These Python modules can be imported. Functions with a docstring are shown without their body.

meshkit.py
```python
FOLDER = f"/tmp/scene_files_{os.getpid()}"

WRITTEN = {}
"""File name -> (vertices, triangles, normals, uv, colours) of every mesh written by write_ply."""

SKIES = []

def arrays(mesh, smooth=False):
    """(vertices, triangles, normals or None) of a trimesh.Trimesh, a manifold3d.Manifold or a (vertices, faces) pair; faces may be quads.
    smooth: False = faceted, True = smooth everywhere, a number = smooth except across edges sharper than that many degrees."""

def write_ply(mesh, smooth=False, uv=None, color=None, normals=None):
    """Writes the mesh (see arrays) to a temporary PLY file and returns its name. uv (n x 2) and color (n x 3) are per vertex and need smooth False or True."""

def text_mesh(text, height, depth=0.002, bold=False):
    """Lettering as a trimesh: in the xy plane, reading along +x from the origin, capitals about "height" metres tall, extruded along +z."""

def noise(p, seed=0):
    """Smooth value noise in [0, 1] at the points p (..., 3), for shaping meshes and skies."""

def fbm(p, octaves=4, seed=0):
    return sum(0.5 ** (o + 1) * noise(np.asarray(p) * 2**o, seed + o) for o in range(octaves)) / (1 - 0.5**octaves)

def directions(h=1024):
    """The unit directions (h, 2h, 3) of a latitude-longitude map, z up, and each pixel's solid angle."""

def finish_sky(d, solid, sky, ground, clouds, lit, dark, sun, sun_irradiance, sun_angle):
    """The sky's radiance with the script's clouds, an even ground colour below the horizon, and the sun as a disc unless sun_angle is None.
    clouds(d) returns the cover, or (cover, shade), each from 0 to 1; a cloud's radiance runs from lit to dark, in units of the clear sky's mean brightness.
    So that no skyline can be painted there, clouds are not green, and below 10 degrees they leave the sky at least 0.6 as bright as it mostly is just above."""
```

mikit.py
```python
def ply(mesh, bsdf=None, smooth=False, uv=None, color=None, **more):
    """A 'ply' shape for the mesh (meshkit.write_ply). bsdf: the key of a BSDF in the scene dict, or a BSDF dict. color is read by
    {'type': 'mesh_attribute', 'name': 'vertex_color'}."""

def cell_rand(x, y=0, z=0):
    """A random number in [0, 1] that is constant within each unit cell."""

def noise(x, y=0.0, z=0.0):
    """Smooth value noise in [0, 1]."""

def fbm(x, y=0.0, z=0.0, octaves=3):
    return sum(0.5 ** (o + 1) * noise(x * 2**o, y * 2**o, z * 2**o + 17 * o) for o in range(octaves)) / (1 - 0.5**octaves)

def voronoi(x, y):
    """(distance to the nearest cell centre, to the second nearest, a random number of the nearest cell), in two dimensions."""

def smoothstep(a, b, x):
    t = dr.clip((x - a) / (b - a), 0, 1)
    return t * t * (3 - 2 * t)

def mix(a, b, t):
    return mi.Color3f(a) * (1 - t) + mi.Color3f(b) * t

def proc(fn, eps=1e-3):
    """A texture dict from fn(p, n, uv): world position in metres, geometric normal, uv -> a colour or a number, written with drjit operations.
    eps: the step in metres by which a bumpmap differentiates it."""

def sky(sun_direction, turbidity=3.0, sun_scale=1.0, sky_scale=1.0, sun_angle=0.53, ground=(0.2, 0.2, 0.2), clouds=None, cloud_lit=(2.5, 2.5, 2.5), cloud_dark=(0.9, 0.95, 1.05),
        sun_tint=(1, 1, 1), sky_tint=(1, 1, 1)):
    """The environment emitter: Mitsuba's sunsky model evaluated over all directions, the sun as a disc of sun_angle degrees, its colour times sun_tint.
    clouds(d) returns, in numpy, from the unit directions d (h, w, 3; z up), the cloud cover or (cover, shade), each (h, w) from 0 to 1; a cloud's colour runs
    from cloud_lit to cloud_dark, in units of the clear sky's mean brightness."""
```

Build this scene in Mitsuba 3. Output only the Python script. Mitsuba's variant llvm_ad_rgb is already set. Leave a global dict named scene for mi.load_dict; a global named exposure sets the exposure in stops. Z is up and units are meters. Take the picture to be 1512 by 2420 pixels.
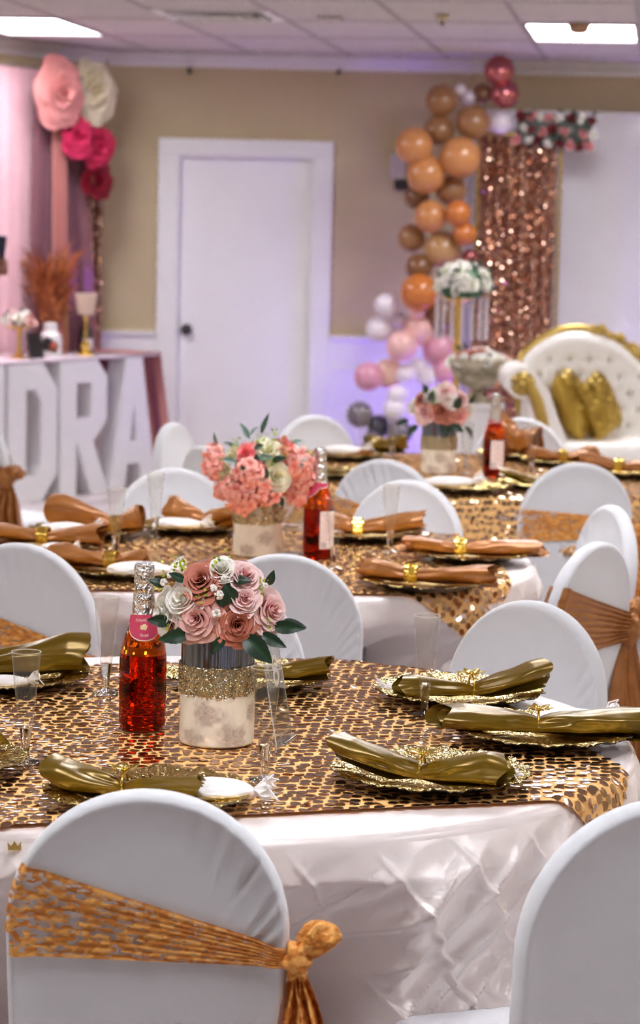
import math, random
import numpy as np, trimesh, mitsuba as mi, mikit, meshkit, drjit as dr
import manifold3d as m3d
from shapely.geometry import Polygon, box as sbox
from mikit import proc, noise, fbm, voronoi, cell_rand, smoothstep, mix

T = mi.ScalarTransform4f
PI = math.pi
scene, labels = {}, {}
rng = np.random.default_rng(7)

# ------------------------------------------------------------------ camera, light, exposure
exposure = 0.72
PITCH, ROLL, CAM_Z = math.radians(6.7072), math.radians(1.2869), 1.6551
_fw = np.array([0, math.cos(PITCH), -math.sin(PITCH)])
_up0 = np.array([0, math.sin(PITCH), math.cos(PITCH)])
_up = math.cos(ROLL) * _up0 - math.sin(ROLL) * np.array([1.0, 0, 0])
scene['camera'] = dict(type='thinlens', fov=2 * math.degrees(math.atan(756 / 5843.3)), fov_axis='x',
                       aperture_radius=0.0068, focus_distance=4.22, near_clip=0.05, far_clip=100.0,
                       to_world=T().look_at(origin=[0, 0, CAM_Z], target=[float(v) for v in np.array([0, 0, CAM_Z]) + _fw], up=[float(v) for v in _up]))
TROFFER = 13.0          # radiance of the ceiling light panels
TROFFER_RGB = (1.0, 1.0, 1.04)
UPLIGHT = 85.0         # radiance of the small violet floor lamps
UPLIGHT_RGB = (0.22, 0.07, 1.0)
scene['sky'] = mikit.sky((-0.3, -0.6, 0.55), turbidity=4.0, sun_scale=0.0, sky_scale=2.0)

# ------------------------------------------------------------------ helpers
def lin(r, g, b):
    c = np.array([r, g, b]) / 255.0
    return [float(x) for x in np.where(c <= 0.04045, c / 12.92, ((c + 0.055) / 1.055) ** 2.4)]

def rgb(*c): return {'type': 'rgb', 'value': [float(x) for x in c]}

def prin(color, rough=0.5, two=True, **k):
    d = dict(type='principled', base_color=color if isinstance(color, dict) else rgb(*color), roughness=rough, **k)
    return {'type': 'twosided', 'b': d} if two else d

VC = {'type': 'mesh_attribute', 'name': 'vertex_color'}

def num(key):
    if key not in TAKEN: TAKEN.add(key); return key
    i = 1
    while f'{key}_{i:03d}' in TAKEN: i += 1
    k = f'{key}_{i:03d}'; TAKEN.add(k); return k
TAKEN = set()

def lab(key, label, cat=None, group=None, kind=None):
    d = labels.setdefault(key, {})
    if label: d['label'] = label
    if cat: d['category'] = cat
    if group: d['group'] = group
    if kind: d['kind'] = kind

def tri(P, closed_u=False, closed_v=False):
    """grid of points (nu, nv, 3) -> (vertices, triangles)"""
    nu, nv = P.shape[:2]
    i = np.arange(nu if closed_u else nu - 1); j = np.arange(nv if closed_v else nv - 1)
    I, J = np.meshgrid(i, j, indexing='ij'); I2, J2 = (I + 1) % nu, (J + 1) % nv
    a, b, c, d = I * nv + J, I2 * nv + J, I2 * nv + J2, I * nv + J2
    f = np.concatenate([np.stack([a, b, c], -1).reshape(-1, 3), np.stack([a, c, d], -1).reshape(-1, 3)])
    return P.reshape(-1, 3), f

def mesh(vf): return trimesh.Trimesh(np.asarray(vf[0], float), np.asarray(vf[1], int), process=False)

def cat(*ms):
    ms = [m if isinstance(m, trimesh.Trimesh) else mesh(m) for m in ms]
    return trimesh.util.concatenate(ms)

def clean(m):
    """weld, drop degenerate faces, point normals outward (for solids)"""
    m = trimesh.Trimesh(m.vertices, m.faces, process=True); m.update_faces(m.nondegenerate_faces()); m.merge_vertices(); m.fix_normals()
    if m.volume < 0: m.invert()
    return m

def lathe(prof, n=32, wob=None):
    """profile [(r, z)...] turned round z"""
    prof = np.array(prof, float); th = np.linspace(0, 2 * PI, n, endpoint=False)
    P = np.stack([np.outer(np.cos(th), prof[:, 0]), np.outer(np.sin(th), prof[:, 0]), np.tile(prof[:, 1], (n, 1))], -1)
    if wob is not None: P = wob(P, th)
    return mesh(tri(P, closed_u=True))

def tube(path, rad, n=8, cap=True):
    p = np.asarray(path, float); r = np.broadcast_to(np.asarray(rad, float), (len(p),))
    t = np.gradient(p, axis=0); t /= np.linalg.norm(t, axis=1, keepdims=True) + 1e-12
    ref = np.array([0, 0, 1.0]) if abs(t[:, 2]).mean() < 0.8 else np.array([1.0, 0, 0])
    a = np.cross(t, ref); a /= np.linalg.norm(a, axis=1, keepdims=True) + 1e-12
    b = np.cross(t, a); g = np.linspace(0, 2 * PI, n, endpoint=False)
    P = p[:, None] + r[:, None, None] * (np.cos(g)[None, :, None] * a[:, None] + np.sin(g)[None, :, None] * b[:, None])
    if cap: P = np.concatenate([np.repeat(p[:1, None], n, 1), P, np.repeat(p[-1:, None], n, 1)])
    return mesh(tri(P, closed_v=True))

def rbox(sx, sy, sz, r=0.01, sub=1):
    s = m3d.Manifold.sphere(r, 8 + 8 * sub)
    c = [s.translate([x * (sx / 2 - r), y * (sy / 2 - r), z * (sz / 2 - r)]) for x in (-1, 1) for y in (-1, 1) for z in (-1, 1)]
    m = m3d.Manifold.batch_hull(c).to_mesh()
    return trimesh.Trimesh(m.vert_properties[:, :3], m.tri_verts, process=False)

def bx(x0, x1, y0, y1, z0, z1):
    m = trimesh.creation.box((x1 - x0, y1 - y0, z1 - z0)); m.apply_translation(((x0 + x1) / 2, (y0 + y1) / 2, (z0 + z1) / 2)); return m

def cbox(x0, x1, y0, y1, z0, z1, c=0.004):
    m = rbox(x1 - x0, y1 - y0, z1 - z0, c, 0); m.apply_translation(((x0 + x1) / 2, (y0 + y1) / 2, (z0 + z1) / 2)); return m

def ext(poly, h, z0=0.0):
    gs = getattr(poly, 'geoms', [poly])
    m = trimesh.util.concatenate([trimesh.creation.extrude_polygon(g, h, engine='earcut') for g in gs]); m.apply_translation((0, 0, z0)); return m

def xf(x=0, y=0, z=0, rz=0.0, s=1.0, rx=0.0, ry=0.0):
    m = trimesh.transformations.euler_matrix(rx, ry, rz, 'sxyz'); m[:3, :3] *= s; m[:3, 3] = (x, y, z); return m

def axis_to(d, spin=0.0, pos=(0, 0, 0), s=1.0):
    """matrix taking +z to the direction d"""
    d = np.asarray(d, float) / np.linalg.norm(d)
    a = np.cross([0, 0, 1.0] if abs(d[2]) < 0.95 else [0, 1.0, 0], d); a /= np.linalg.norm(a); b = np.cross(d, a)
    m = np.eye(4); c, si = math.cos(spin), math.sin(spin)
    m[:3, 0], m[:3, 1], m[:3, 2], m[:3, 3] = (c * a + si * b) * s, (c * b - si * a) * s, d * s, pos
    return m

def moved(m, M):
    m = m.copy(); m.apply_transform(M); return m

def fb(p, sc, o=3, seed=0): return meshkit.fbm(np.asarray(p) * sc, o, seed)

def colors(m, c):
    c = np.asarray(c, float)
    return np.tile(c, (len(m.vertices), 1)) if c.ndim == 1 else c

def put(key, m, bsdf, smooth=True, color=None, M=None, **more):
    """one entry of the scene"""
    if M is not None: m = moved(m, M)
    if color is not None:
        color = colors(m, color); smooth = bool(smooth)
    key = num(key); scene[key] = mikit.ply(m, bsdf, smooth, color=color, **more); return key

class Kit:
    """a thing's parts, each meshed once and placed any number of times"""
    def __init__(self): self.parts, self.names, self.labels = [], set(), {}
    def add(self, sub, m, bsdf, smooth=True, color=None, label=None, kind=None, M=None):
        if M is not None: m = moved(m, M)
        if sub in self.names:
            i = 1
            while f'{sub}_{i:03d}' in self.names: i += 1
            sub = f'{sub}_{i:03d}'
        self.names.add(sub)
        if color is not None: color = colors(m, color); smooth = bool(smooth)
        self.parts.append((sub, mikit.ply(m, bsdf, smooth, color=color)))
        if label or kind: self.labels[sub] = (label, kind)
        return sub
    def place(self, name, label, cat_, M=None, group=None, skip=(), over=None):
        root = num(name)
        lab(root, label, cat_, group)
        for sub, d in self.parts:
            if sub in skip: continue
            d = dict(d)
            if over and sub in over: d['bsdf'] = {'type': 'ref', 'id': over[sub]}
            if M is not None: d['to_world'] = T([[float(v) for v in row] for row in M])
            key = f'{root}__{sub}' if sub else root
            scene[key] = d
            if sub in self.labels:
                l, k = self.labels[sub]; lab(key, l, kind=k)
        return root

def single(name, m, bsdf, label, cat_, group=None, smooth=True, color=None, M=None, kind=None):
    k = put(name, m, bsdf, smooth, color, M); lab(k, label, cat_, group, kind); return k

def struct(name, m, bsdf, smooth=False, label=None, color=None):
    k = put(name, m, bsdf, smooth, color)
    if '__' not in k: lab(k, label, kind='structure')
    elif label: lab(k, label)
    return k

# ------------------------------------------------------------------ materials
def weave(p, n, uv): return 0.5 + 0.5 * dr.sin(p.z * 2600) * dr.sin((p.x + p.y * 0.7) * 2600)
def wallpaint(p, n, uv):
    f = fbm(p.x * 2.3, p.y * 2.3, p.z * 2.3)
    return mix(lin(184, 168, 136), lin(196, 180, 148), f)
def ceil_speck(p, n, uv):
    f = noise(p.x * 160, p.y * 160); g = fbm(p.x * 3, p.y * 3)
    return mix((0.38, 0.355, 0.36), (0.50, 0.47, 0.475), smoothstep(0.12, 0.4, f) * (0.8 + 0.2 * g))
def floor_tex(p, n, uv):
    f = fbm(p.x * 5, p.y * 5, 0, 4); g = noise(p.x * 40, p.y * 40)
    c = mix(lin(150, 138, 138), lin(186, 176, 178), smoothstep(0.3, 0.7, f))
    return c * (0.94 + 0.12 * g)
def satin_olive(p, n, uv): return mix(lin(96, 74, 8), lin(124, 96, 15), fbm(p.x * 30, p.y * 30, p.z * 30))
def satin_bronze(p, n, uv): return mix(lin(140, 84, 36), lin(172, 112, 54), fbm(p.x * 25, p.y * 25, p.z * 25))
def lace_tex(p, n, uv):
    f = fbm(p.x * 90, p.y * 90, p.z * 130)
    return mix(lin(190, 116, 44), lin(228, 166, 88), smoothstep(0.42, 0.6, f))
def hammered(p, n, uv):
    return noise(p.x * 260, p.y * 260, p.z * 260) + 0.6 * noise(p.x * 120, p.y * 330, p.z * 90)
def foil(p, n, uv): return fbm(p.x * 110, p.y * 110, p.z * 110, 4)
BLOTS = [(-0.22, 0.060, 0.46, 0.024), (-0.66, 0.016, 0.44, 0.017), (0.46, 0.020, 0.52, 0.024), (1.18, 0.060, 0.30, 0.020), (-1.6, 0.05, 0.4, 0.02), (2.2, 0.03, 0.4, 0.022), (2.9, 0.07, 0.35, 0.018), (-2.4, 0.02, 0.35, 0.016)]
def vase_cream(p, n, uv):
    """cream paint with worn grey brown blotches; uv = (angle, height)"""
    w = 0.5 * (noise(uv.x * 9, uv.y * 120) - 0.5); m = mi.Float(0)
    for a, z, ra, rz in BLOTS:
        d = dr.sqrt(dr.square((uv.x - a) / ra) + dr.square((uv.y - z) / rz)) + w
        m = dr.maximum(m, smoothstep(1.2, 0.45, d))
    m = m * (0.5 + 0.6 * noise(uv.x * 40, uv.y * 900) * noise(uv.x * 16, uv.y * 260)) * 0.85
    c = mix(lin(248, 243, 226), lin(238, 228, 212), fbm(uv.x * 3, uv.y * 40))
    return mix((c.x, c.y, c.z), lin(140, 116, 106), m)
def mercury(p, n, uv):
    s = fbm(p.x * 60, p.y * 60, p.z * 12); k = noise(p.x * 130, p.y * 130, p.z * 30)
    return mix(lin(120, 126, 142), lin(100, 64, 34), smoothstep(0.55, 0.68, s) * 0.85 * smoothstep(0.2, 0.6, k))
def skin_tex(p, n, uv): return mix(lin(110, 66, 44), lin(140, 88, 60), fbm(p.x * 40, p.y * 40, p.z * 40))
def stone(p, n, uv): return mix(lin(120, 112, 88), lin(196, 186, 160), smoothstep(0.25, 0.75, fbm(p.x * 22, p.y * 22, p.z * 22, 4)))

MATS = {
 'm_wall': prin(proc(wallpaint), 0.85),
 'm_trim': prin((0.80, 0.80, 0.81), 0.45),
 'm_tile': prin(proc(ceil_speck), 0.95),
 'm_grid': prin((0.33, 0.30, 0.31), 0.5),
 'm_floor': prin(proc(floor_tex), 0.32, specular=0.5),
 'm_cover': {'type': 'twosided', 'b': {'type': 'bumpmap', 't': proc(weave, 2e-4), 'scale': 0.00006, 'b': dict(type='principled', base_color=rgb(0.68, 0.70, 0.74), roughness=0.75, sheen=0.4)}},
 'm_lace': prin(proc(lace_tex), 0.8),
 'm_bronze': prin(proc(satin_bronze), 0.38, metallic=0.3, specular=0.6, sheen=0.3),
 'm_olive': prin(proc(satin_olive), 0.29, metallic=0.4, specular=0.6),
 'm_satin_rose': prin(lin(206, 140, 136), 0.3, metallic=0.4, specular=0.6, sheen=0.3),
 'm_cloth': prin((0.87, 0.80, 0.785), 0.33, specular=0.7, metallic=0.05, sheen=0.4),
 'm_overlay': prin(lin(238, 188, 120), 0.8),
 'm_sequin': prin((0.53, 0.35, 0.235), 0.12, metallic=1.0),
 'm_sequin_dark': prin((0.70, 0.44, 0.33), 0.13, metallic=1.0),
 'm_charger': {'type': 'twosided', 'b': {'type': 'bumpmap', 't': proc(hammered, 4e-4), 'scale': 0.0022, 'b': dict(type='principled', base_color=rgb(0.90, 0.67, 0.24), roughness=0.22, metallic=1.0)}},
 'm_gold': prin((0.90, 0.66, 0.16), 0.2, metallic=1.0),
 'm_goldpaint': prin((0.50, 0.345, 0.085), 0.33, metallic=0.8),
 'm_goldsequin': prin((0.44, 0.29, 0.055), 0.3, metallic=0.85),
 'm_plastic': dict(type='dielectric', int_ior=1.49, ext_ior=1.0, specular_transmittance=rgb(0.985, 0.98, 0.955)),
 'm_acrylic': dict(type='dielectric', int_ior=1.49, ext_ior=1.0, specular_transmittance=rgb(0.97, 0.98, 0.98)),
 'm_rose_wine': dict(type='dielectric', int_ior=1.36, ext_ior=1.0, specular_transmittance=rgb(0.52, 0.068, 0.009)),
 'm_rose_neck': dict(type='dielectric', int_ior=1.40, ext_ior=1.0, specular_transmittance=rgb(0.80, 0.31, 0.06)),
 'm_foil': {'type': 'twosided', 'b': {'type': 'bumpmap', 't': proc(foil, 4e-4), 'scale': 0.010, 'b': dict(type='principled', base_color=rgb(0.88, 0.88, 0.89), roughness=0.22, metallic=1.0)}},
 'm_mercury': prin(proc(mercury), 0.14, metallic=0.85),
 'm_glitter': prin((0.54, 0.47, 0.33), 0.2, metallic=0.9),
 'm_vase': prin(proc(vase_cream), 0.4, specular=0.4),
 'm_petal': prin(VC, 0.6, sheen=0.4, specular=0.25),
 'm_leaf': prin(VC, 0.42, specular=0.45),
 'm_matte': prin(VC, 0.75),
 'm_gloss': prin(VC, 0.22, specular=0.5),
 'm_balloon': prin(VC, 0.16, specular=0.55, clearcoat=0.3),
 'm_chrome': prin((0.62, 0.20, 0.21), 0.22, metallic=0.95),
 'm_drape': prin(VC, 0.7, sheen=0.5),
 'm_leather': prin((0.86, 0.84, 0.80), 0.35, specular=0.5),
 'm_tulle': dict(type='principledthin', base_color=VC, roughness=0.6, diff_trans=0.9),
 'm_board': prin((0.88, 0.87, 0.92), 0.06, specular=0.5),
 'm_black': prin((0.015, 0.014, 0.014), 0.35),
 'm_stone': prin(proc(stone), 0.5),
 'm_skin': prin(proc(skin_tex), 0.5),
 'm_organza': prin((0.90, 0.87, 0.86), 0.5, sheen=0.8),
 'm_clear': {'type': 'blendbsdf', 'weight': 0.035, 'a': dict(type='thindielectric', int_ior=1.42, specular_transmittance=rgb(1.0, 0.995, 0.97)), 'b': prin((0.85, 0.83, 0.74), 0.25)},
 'm_rim': {'type': 'blendbsdf', 'weight': 0.4, 'a': dict(type='thindielectric', int_ior=1.5), 'b': prin((0.92, 0.90, 0.82), 0.15)},
 'm_dark_back': prin((0.03, 0.022, 0.014), 0.3, specular=0.5),
 'm_window': dict(type='thindielectric', int_ior=1.5),
 'm_black_emit': prin((0.02, 0.02, 0.02), 0.5),
}
scene.update(MATS)

# ------------------------------------------------------------------ the room
CEIL = 2.70
ROOM = Polygon([(-1.45, 16.07), (4.5, 16.07), (4.5, -3.2), (-4.2, -3.2), (-4.2, 11.307)])
WT = 0.12
struct('floor', bx(-4.6, 4.9, -3.6, 16.4, -0.08, 0.0), 'm_floor', label='smooth grey mottled floor')
DOOR = (-0.955, -0.10, 2.05)      # opening x0, x1, height
wb = trimesh.util.concatenate([bx(-1.75, DOOR[0] - 0.02, 16.07, 16.07 + WT, 0, CEIL + 0.2), bx(DOOR[1] + 0.02, 4.62, 16.07, 16.07 + WT, 0, CEIL + 0.2),
                               bx(DOOR[0] - 0.02, DOOR[1] + 0.02, 16.07, 16.07 + WT, DOOR[2] + 0.02, CEIL + 0.2)])
struct('wall_back', wb, 'm_wall', label='beige painted back wall above white wainscot')
struct('wall_right', bx(4.5, 4.62, -3.2, 16.07, 0, CEIL + 0.2), 'm_wall', label='beige right wall')
struct('wall_left', ext(Polygon([(-1.45, 16.07), (-4.2, 11.307), (-4.31, 11.37), (-1.55, 16.15)]), CEIL + 0.2), 'm_wall', label='beige slanting left wall behind the drapes')
struct('wall_left_side', bx(-4.32, -4.2, -3.2, 11.307, 0, CEIL + 0.2), 'm_wall', label='beige side wall at the left')
WINS = [(-2.9, -1.3), (-0.6, 1.0), (3.1, 3.75)]
fr = sbox(-4.32, 0, 4.62, CEIL + 0.2)
for a, b in WINS: fr = fr.difference(sbox(a, 1.90, b, 2.50))
mfr = ext(fr, WT); mfr.apply_transform(xf(rx=PI / 2)); mfr.apply_translation((0, -3.2, 0))
struct('wall_front', mfr, 'm_wall', label='beige front wall with three windows')
for i, (a, b) in enumerate(WINS):
    k = f'window_{i + 1}'
    struct(k, cat(bx(a, b, -3.28, -3.22, 1.90, 1.94), bx(a, b, -3.28, -3.22, 2.46, 2.50), bx(a, a + 0.04, -3.28, -3.22, 1.94, 2.46), bx(b - 0.04, b, -3.28, -3.22, 1.94, 2.46), bx((a + b) / 2 - 0.02, (a + b) / 2 + 0.02, -3.28, -3.22, 1.94, 2.46)), 'm_trim', label='white framed window')
    g = mesh(([[a, -3.25, 1.92], [b, -3.25, 1.92], [b, -3.25, 2.48], [a, -3.25, 2.48]], [[0, 1, 2], [0, 2, 3]]))
    struct(k + '__pane', g, 'm_window')

# ceiling: lay-in tiles on a grid turned against the walls
BETA = math.radians(7.7)
E1, E2 = np.array([math.cos(BETA), -math.sin(BETA)]), np.array([math.sin(BETA), math.cos(BETA)])
OG, TW, TL = np.array([0.984, 13.08]), 0.615, 1.22
def cell(i0, i1, j0, j1): return Polygon([tuple(OG + i * TW * E1 + j * TL * E2) for i, j in ((i0, j0), (i1, j0), (i1, j1), (i0, j1))])
struct('ceiling', ext(ROOM.buffer(0.1), 0.05, CEIL + 0.1), 'm_grid', label='white suspended tile ceiling')
TROFF = [(i, j) for i in (-5, 0, 5) for j in (0, -3, -6, -9)]
VENT = (-3, -1)
inner = ROOM.buffer(-0.002)
for j in range(-14, 3):
    for i in range(-11, 9):
        if (i, j) in TROFF: continue
        c = cell(i + 0.012, i + 0.988, j + 0.006, j + (0.49 if (i, j) == VENT else 0.994)).intersection(inner)
        if c.is_empty or c.area < 0.02 or c.geom_type != 'Polygon': continue
        put('ceiling__tile', ext(c, 0.014, CEIL + 0.004), 'm_tile', False)
for i in range(-11, 10):
    c = cell(i - 0.02, i + 0.02, -15, 4).intersection(inner)
    if not c.is_empty: put('ceiling__grid_bar', ext(c, 0.006, CEIL), 'm_grid', False)
for j in range(-14, 3):
    c = cell(-12, 10, j - 0.01, j + 0.01).intersection(inner)
    if not c.is_empty: put('ceiling__cross_bar', ext(c, 0.005, CEIL + 0.0005), 'm_grid', False)
tf = ['ceiling light over the drapes at the left, bright flat panel', 'ceiling light over the balloons at the right, bright flat panel behind a smoke detector']
for (i, j) in TROFF:
    k = num('ceiling_light')
    if j == 0 and i < 5: lab(k, tf[0] if i == -5 else tf[1], 'light', 'flat ceiling light panels')
    else: lab(k, f"flat ceiling light panel, {['first', 'second', 'third', 'fourth', 'fifth'][-j // 3]} row from the door wall, {['left', 'middle', 'right'][(i + 5) // 5]}", 'light', 'flat ceiling light panels')
    put(k + '__frame', ext(cell(i + 0.01, i + 0.99, j + 0.005, j + 0.995).difference(cell(i + 0.045, i + 0.955, j + 0.03, j + 0.97)), 0.02, CEIL - 0.004), 'm_grid', False)
    q = np.array(cell(i + 0.045, i + 0.955, j + 0.03, j + 0.97).exterior.coords)[:4]
    v = np.c_[q, np.full(4, CEIL + 0.004)]
    f = [[0, 2, 1], [0, 3, 2]]
    mm = mesh((v, f))
    if mm.face_normals[0][2] > 0: mm.invert()
    put(k + '__diffuser', mm, 'm_black_emit', False, emitter={'type': 'area', 'radiance': rgb(*[TROFFER * c for c in TROFFER_RGB])})

# air vent with sloping louvre rings
vk = num('air_vent'); lab(vk, 'square metal air vent with dark louvres in the ceiling', 'vent')
cv = OG + (VENT[0] + 0.5) * TW * E1 + (VENT[1] + 0.75) * TL * E2
VM = xf(cv[0], cv[1], CEIL, -BETA)
put(vk + '__backing', bx(-0.30, 0.30, -0.30, 0.30, 0.03, 0.034), 'm_black', False, M=VM)
put(vk + '__frame', ext(sbox(-0.305, -0.305, 0.305, 0.305).difference(sbox(-0.25, -0.25, 0.25, 0.25)), 0.012, -0.004), 'm_trim', False, M=VM)
for h in (0.24, 0.185, 0.13, 0.075):
    o, ii = np.array([[-1, -1], [1, -1], [1, 1], [-1, 1]]) * h, np.array([[-1, -1], [1, -1], [1, 1], [-1, 1]]) * (h - 0.016)
    v = np.vstack([np.c_[o, np.full(4, -0.012)], np.c_[ii, np.full(4, 0.014)], np.c_[o, np.full(4, -0.009)], np.c_[ii, np.full(4, 0.017)]])
    f = []
    for a in range(4):
        b = (a + 1) % 4
        f += [[a, b, 4 + b], [a, 4 + b, 4 + a], [8 + a, 12 + b, 8 + b], [8 + a, 12 + a, 12 + b]]
    put(vk + '__louvre', mesh((v, f)), 'm_trim', False, M=VM)
# detectors and sprinklers
def ceil_thing(name, x, y, prof, mat, label, c, color=None):
    single(name, lathe(prof, 24), mat, label, c, smooth=True, color=color, M=xf(x, y, CEIL))
ceil_thing('smoke_detector', 1.285, 13.02, [(0, -0.052), (0.03, -0.05), (0.048, -0.04), (0.055, -0.015), (0.06, 0), (0, 0.001)], 'm_matte', 'small brown smoke detector in front of the right ceiling light', 'smoke detector', lin(176, 140, 112))
sk = num('sprinkler_head'); lab(sk, 'beige sprinkler head with dark tip in the ceiling right of centre', 'sprinkler')
put(sk + '__cup', lathe([(0, -0.03), (0.018, -0.03), (0.03, -0.012), (0.04, 0), (0, 0.001)], 24), 'm_matte', True, lin(206, 190, 160), xf(0.56, 12.66, CEIL))
put(sk + '__tip', lathe([(0, -0.05), (0.013, -0.05), (0.013, -0.044), (0.006, -0.042), (0.006, -0.028), (0, -0.028)], 16), 'm_black', M=xf(0.56, 12.66, CEIL))
ceil_thing('sprinkler_head', -0.005, 12.98, [(0, -0.02), (0.05, -0.018), (0.065, -0.006), (0.075, 0), (0, 0.001)], 'm_matte', 'flat pale round sprinkler cover in the ceiling near the middle', 'sprinkler', lin(196, 186, 184))

# crown moulding, wainscot, chair rail, baseboard
def prof_wall(pts, x0, x1, y=16.07):
    """profile (depth from wall, z) swept along the back wall"""
    p = np.array(pts); P = np.stack([np.c_[np.full(len(p), x), y - p[:, 0], p[:, 1]] for x in (x0, x1)])
    m = mesh(tri(P, closed_v=True)); return m
struct('trim_1', prof_wall([(0, 2.615), (0.015, 2.615), (0.02, 2.64), (0.05, 2.665), (0.085, 2.68), (0.09, 2.70), (0, 2.70)], -1.42, 4.5), 'm_trim', label='white crown moulding along the back wall')
mL = prof_wall([(0, 2.615), (0.015, 2.615), (0.02, 2.64), (0.05, 2.665), (0.085, 2.68), (0.09, 2.70), (0, 2.70)], -5.4, 0.0, 0)
mL.apply_transform(xf(-1.45, 16.07, 0, math.radians(60))); struct('trim_2', mL, 'm_trim', label='white crown moulding on the left wall')
CAS = 0.135
for n, (a, b) in enumerate([(-1.44, DOOR[0] - CAS), (DOOR[1] + CAS, 4.5)]):
    k = struct(f'trim_{3 + n}', bx(a, b, 16.052, 16.07, 0.10, 0.87), 'm_trim', label='white wainscot panel below the chair rail')
    put(k + '__chair_rail', prof_wall([(0, 0.87), (0.02, 0.87), (0.03, 0.89), (0.045, 0.90), (0.045, 0.918), (0, 0.922)], a, b), 'm_trim', False)
    put(k + '__batten', bx(a, b, 16.042, 16.052, 0.69, 0.715), 'm_trim', False)
    struct(f'baseboard_back' if n == 0 else 'baseboard_back_right', bx(a, b, 16.045, 16.07, 0, 0.11), 'm_trim', label='white baseboard')
# the door
a, b, h = DOOR
struct('door_1', cbox(a, b, 16.12, 16.165, 0.012, h, 0.004), 'm_trim', label='plain white door leaf with black knob')
put('door_1__jamb', bx(a - 0.02, a, 16.055, 16.19, 0, h + 0.02), 'm_trim', False)
put('door_1__jamb', bx(b, b + 0.02, 16.055, 16.19, 0, h + 0.02), 'm_trim', False)
put('door_1__head_jamb', bx(a - 0.02, b + 0.02, 16.055, 16.19, h, h + 0.02), 'm_trim', False)
for nm, m in (('casing', cbox(a - CAS, a - 0.012, 16.045, 16.07, 0, h + 0.012)), ('casing', cbox(b + 0.012, b + CAS, 16.045, 16.07, 0, h + 0.012)), ('head_casing', cbox(a - CAS, b + CAS, 16.043, 16.07, h + 0.012, h + 0.115))):
    put('door_1__' + nm, m, 'm_trim', False)
kk = put('door_1__knob', lathe([(0, 0.075), (0.02, 0.073), (0.032, 0.06), (0.034, 0.045), (0.024, 0.032), (0.012, 0.026), (0.012, 0.012), (0.034, 0.010), (0.036, 0), (0, 0)], 24), 'm_black', M=xf(a + 0.06, 16.12, 0.935, rx=PI / 2)); lab(kk, 'black round door knob')
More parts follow.
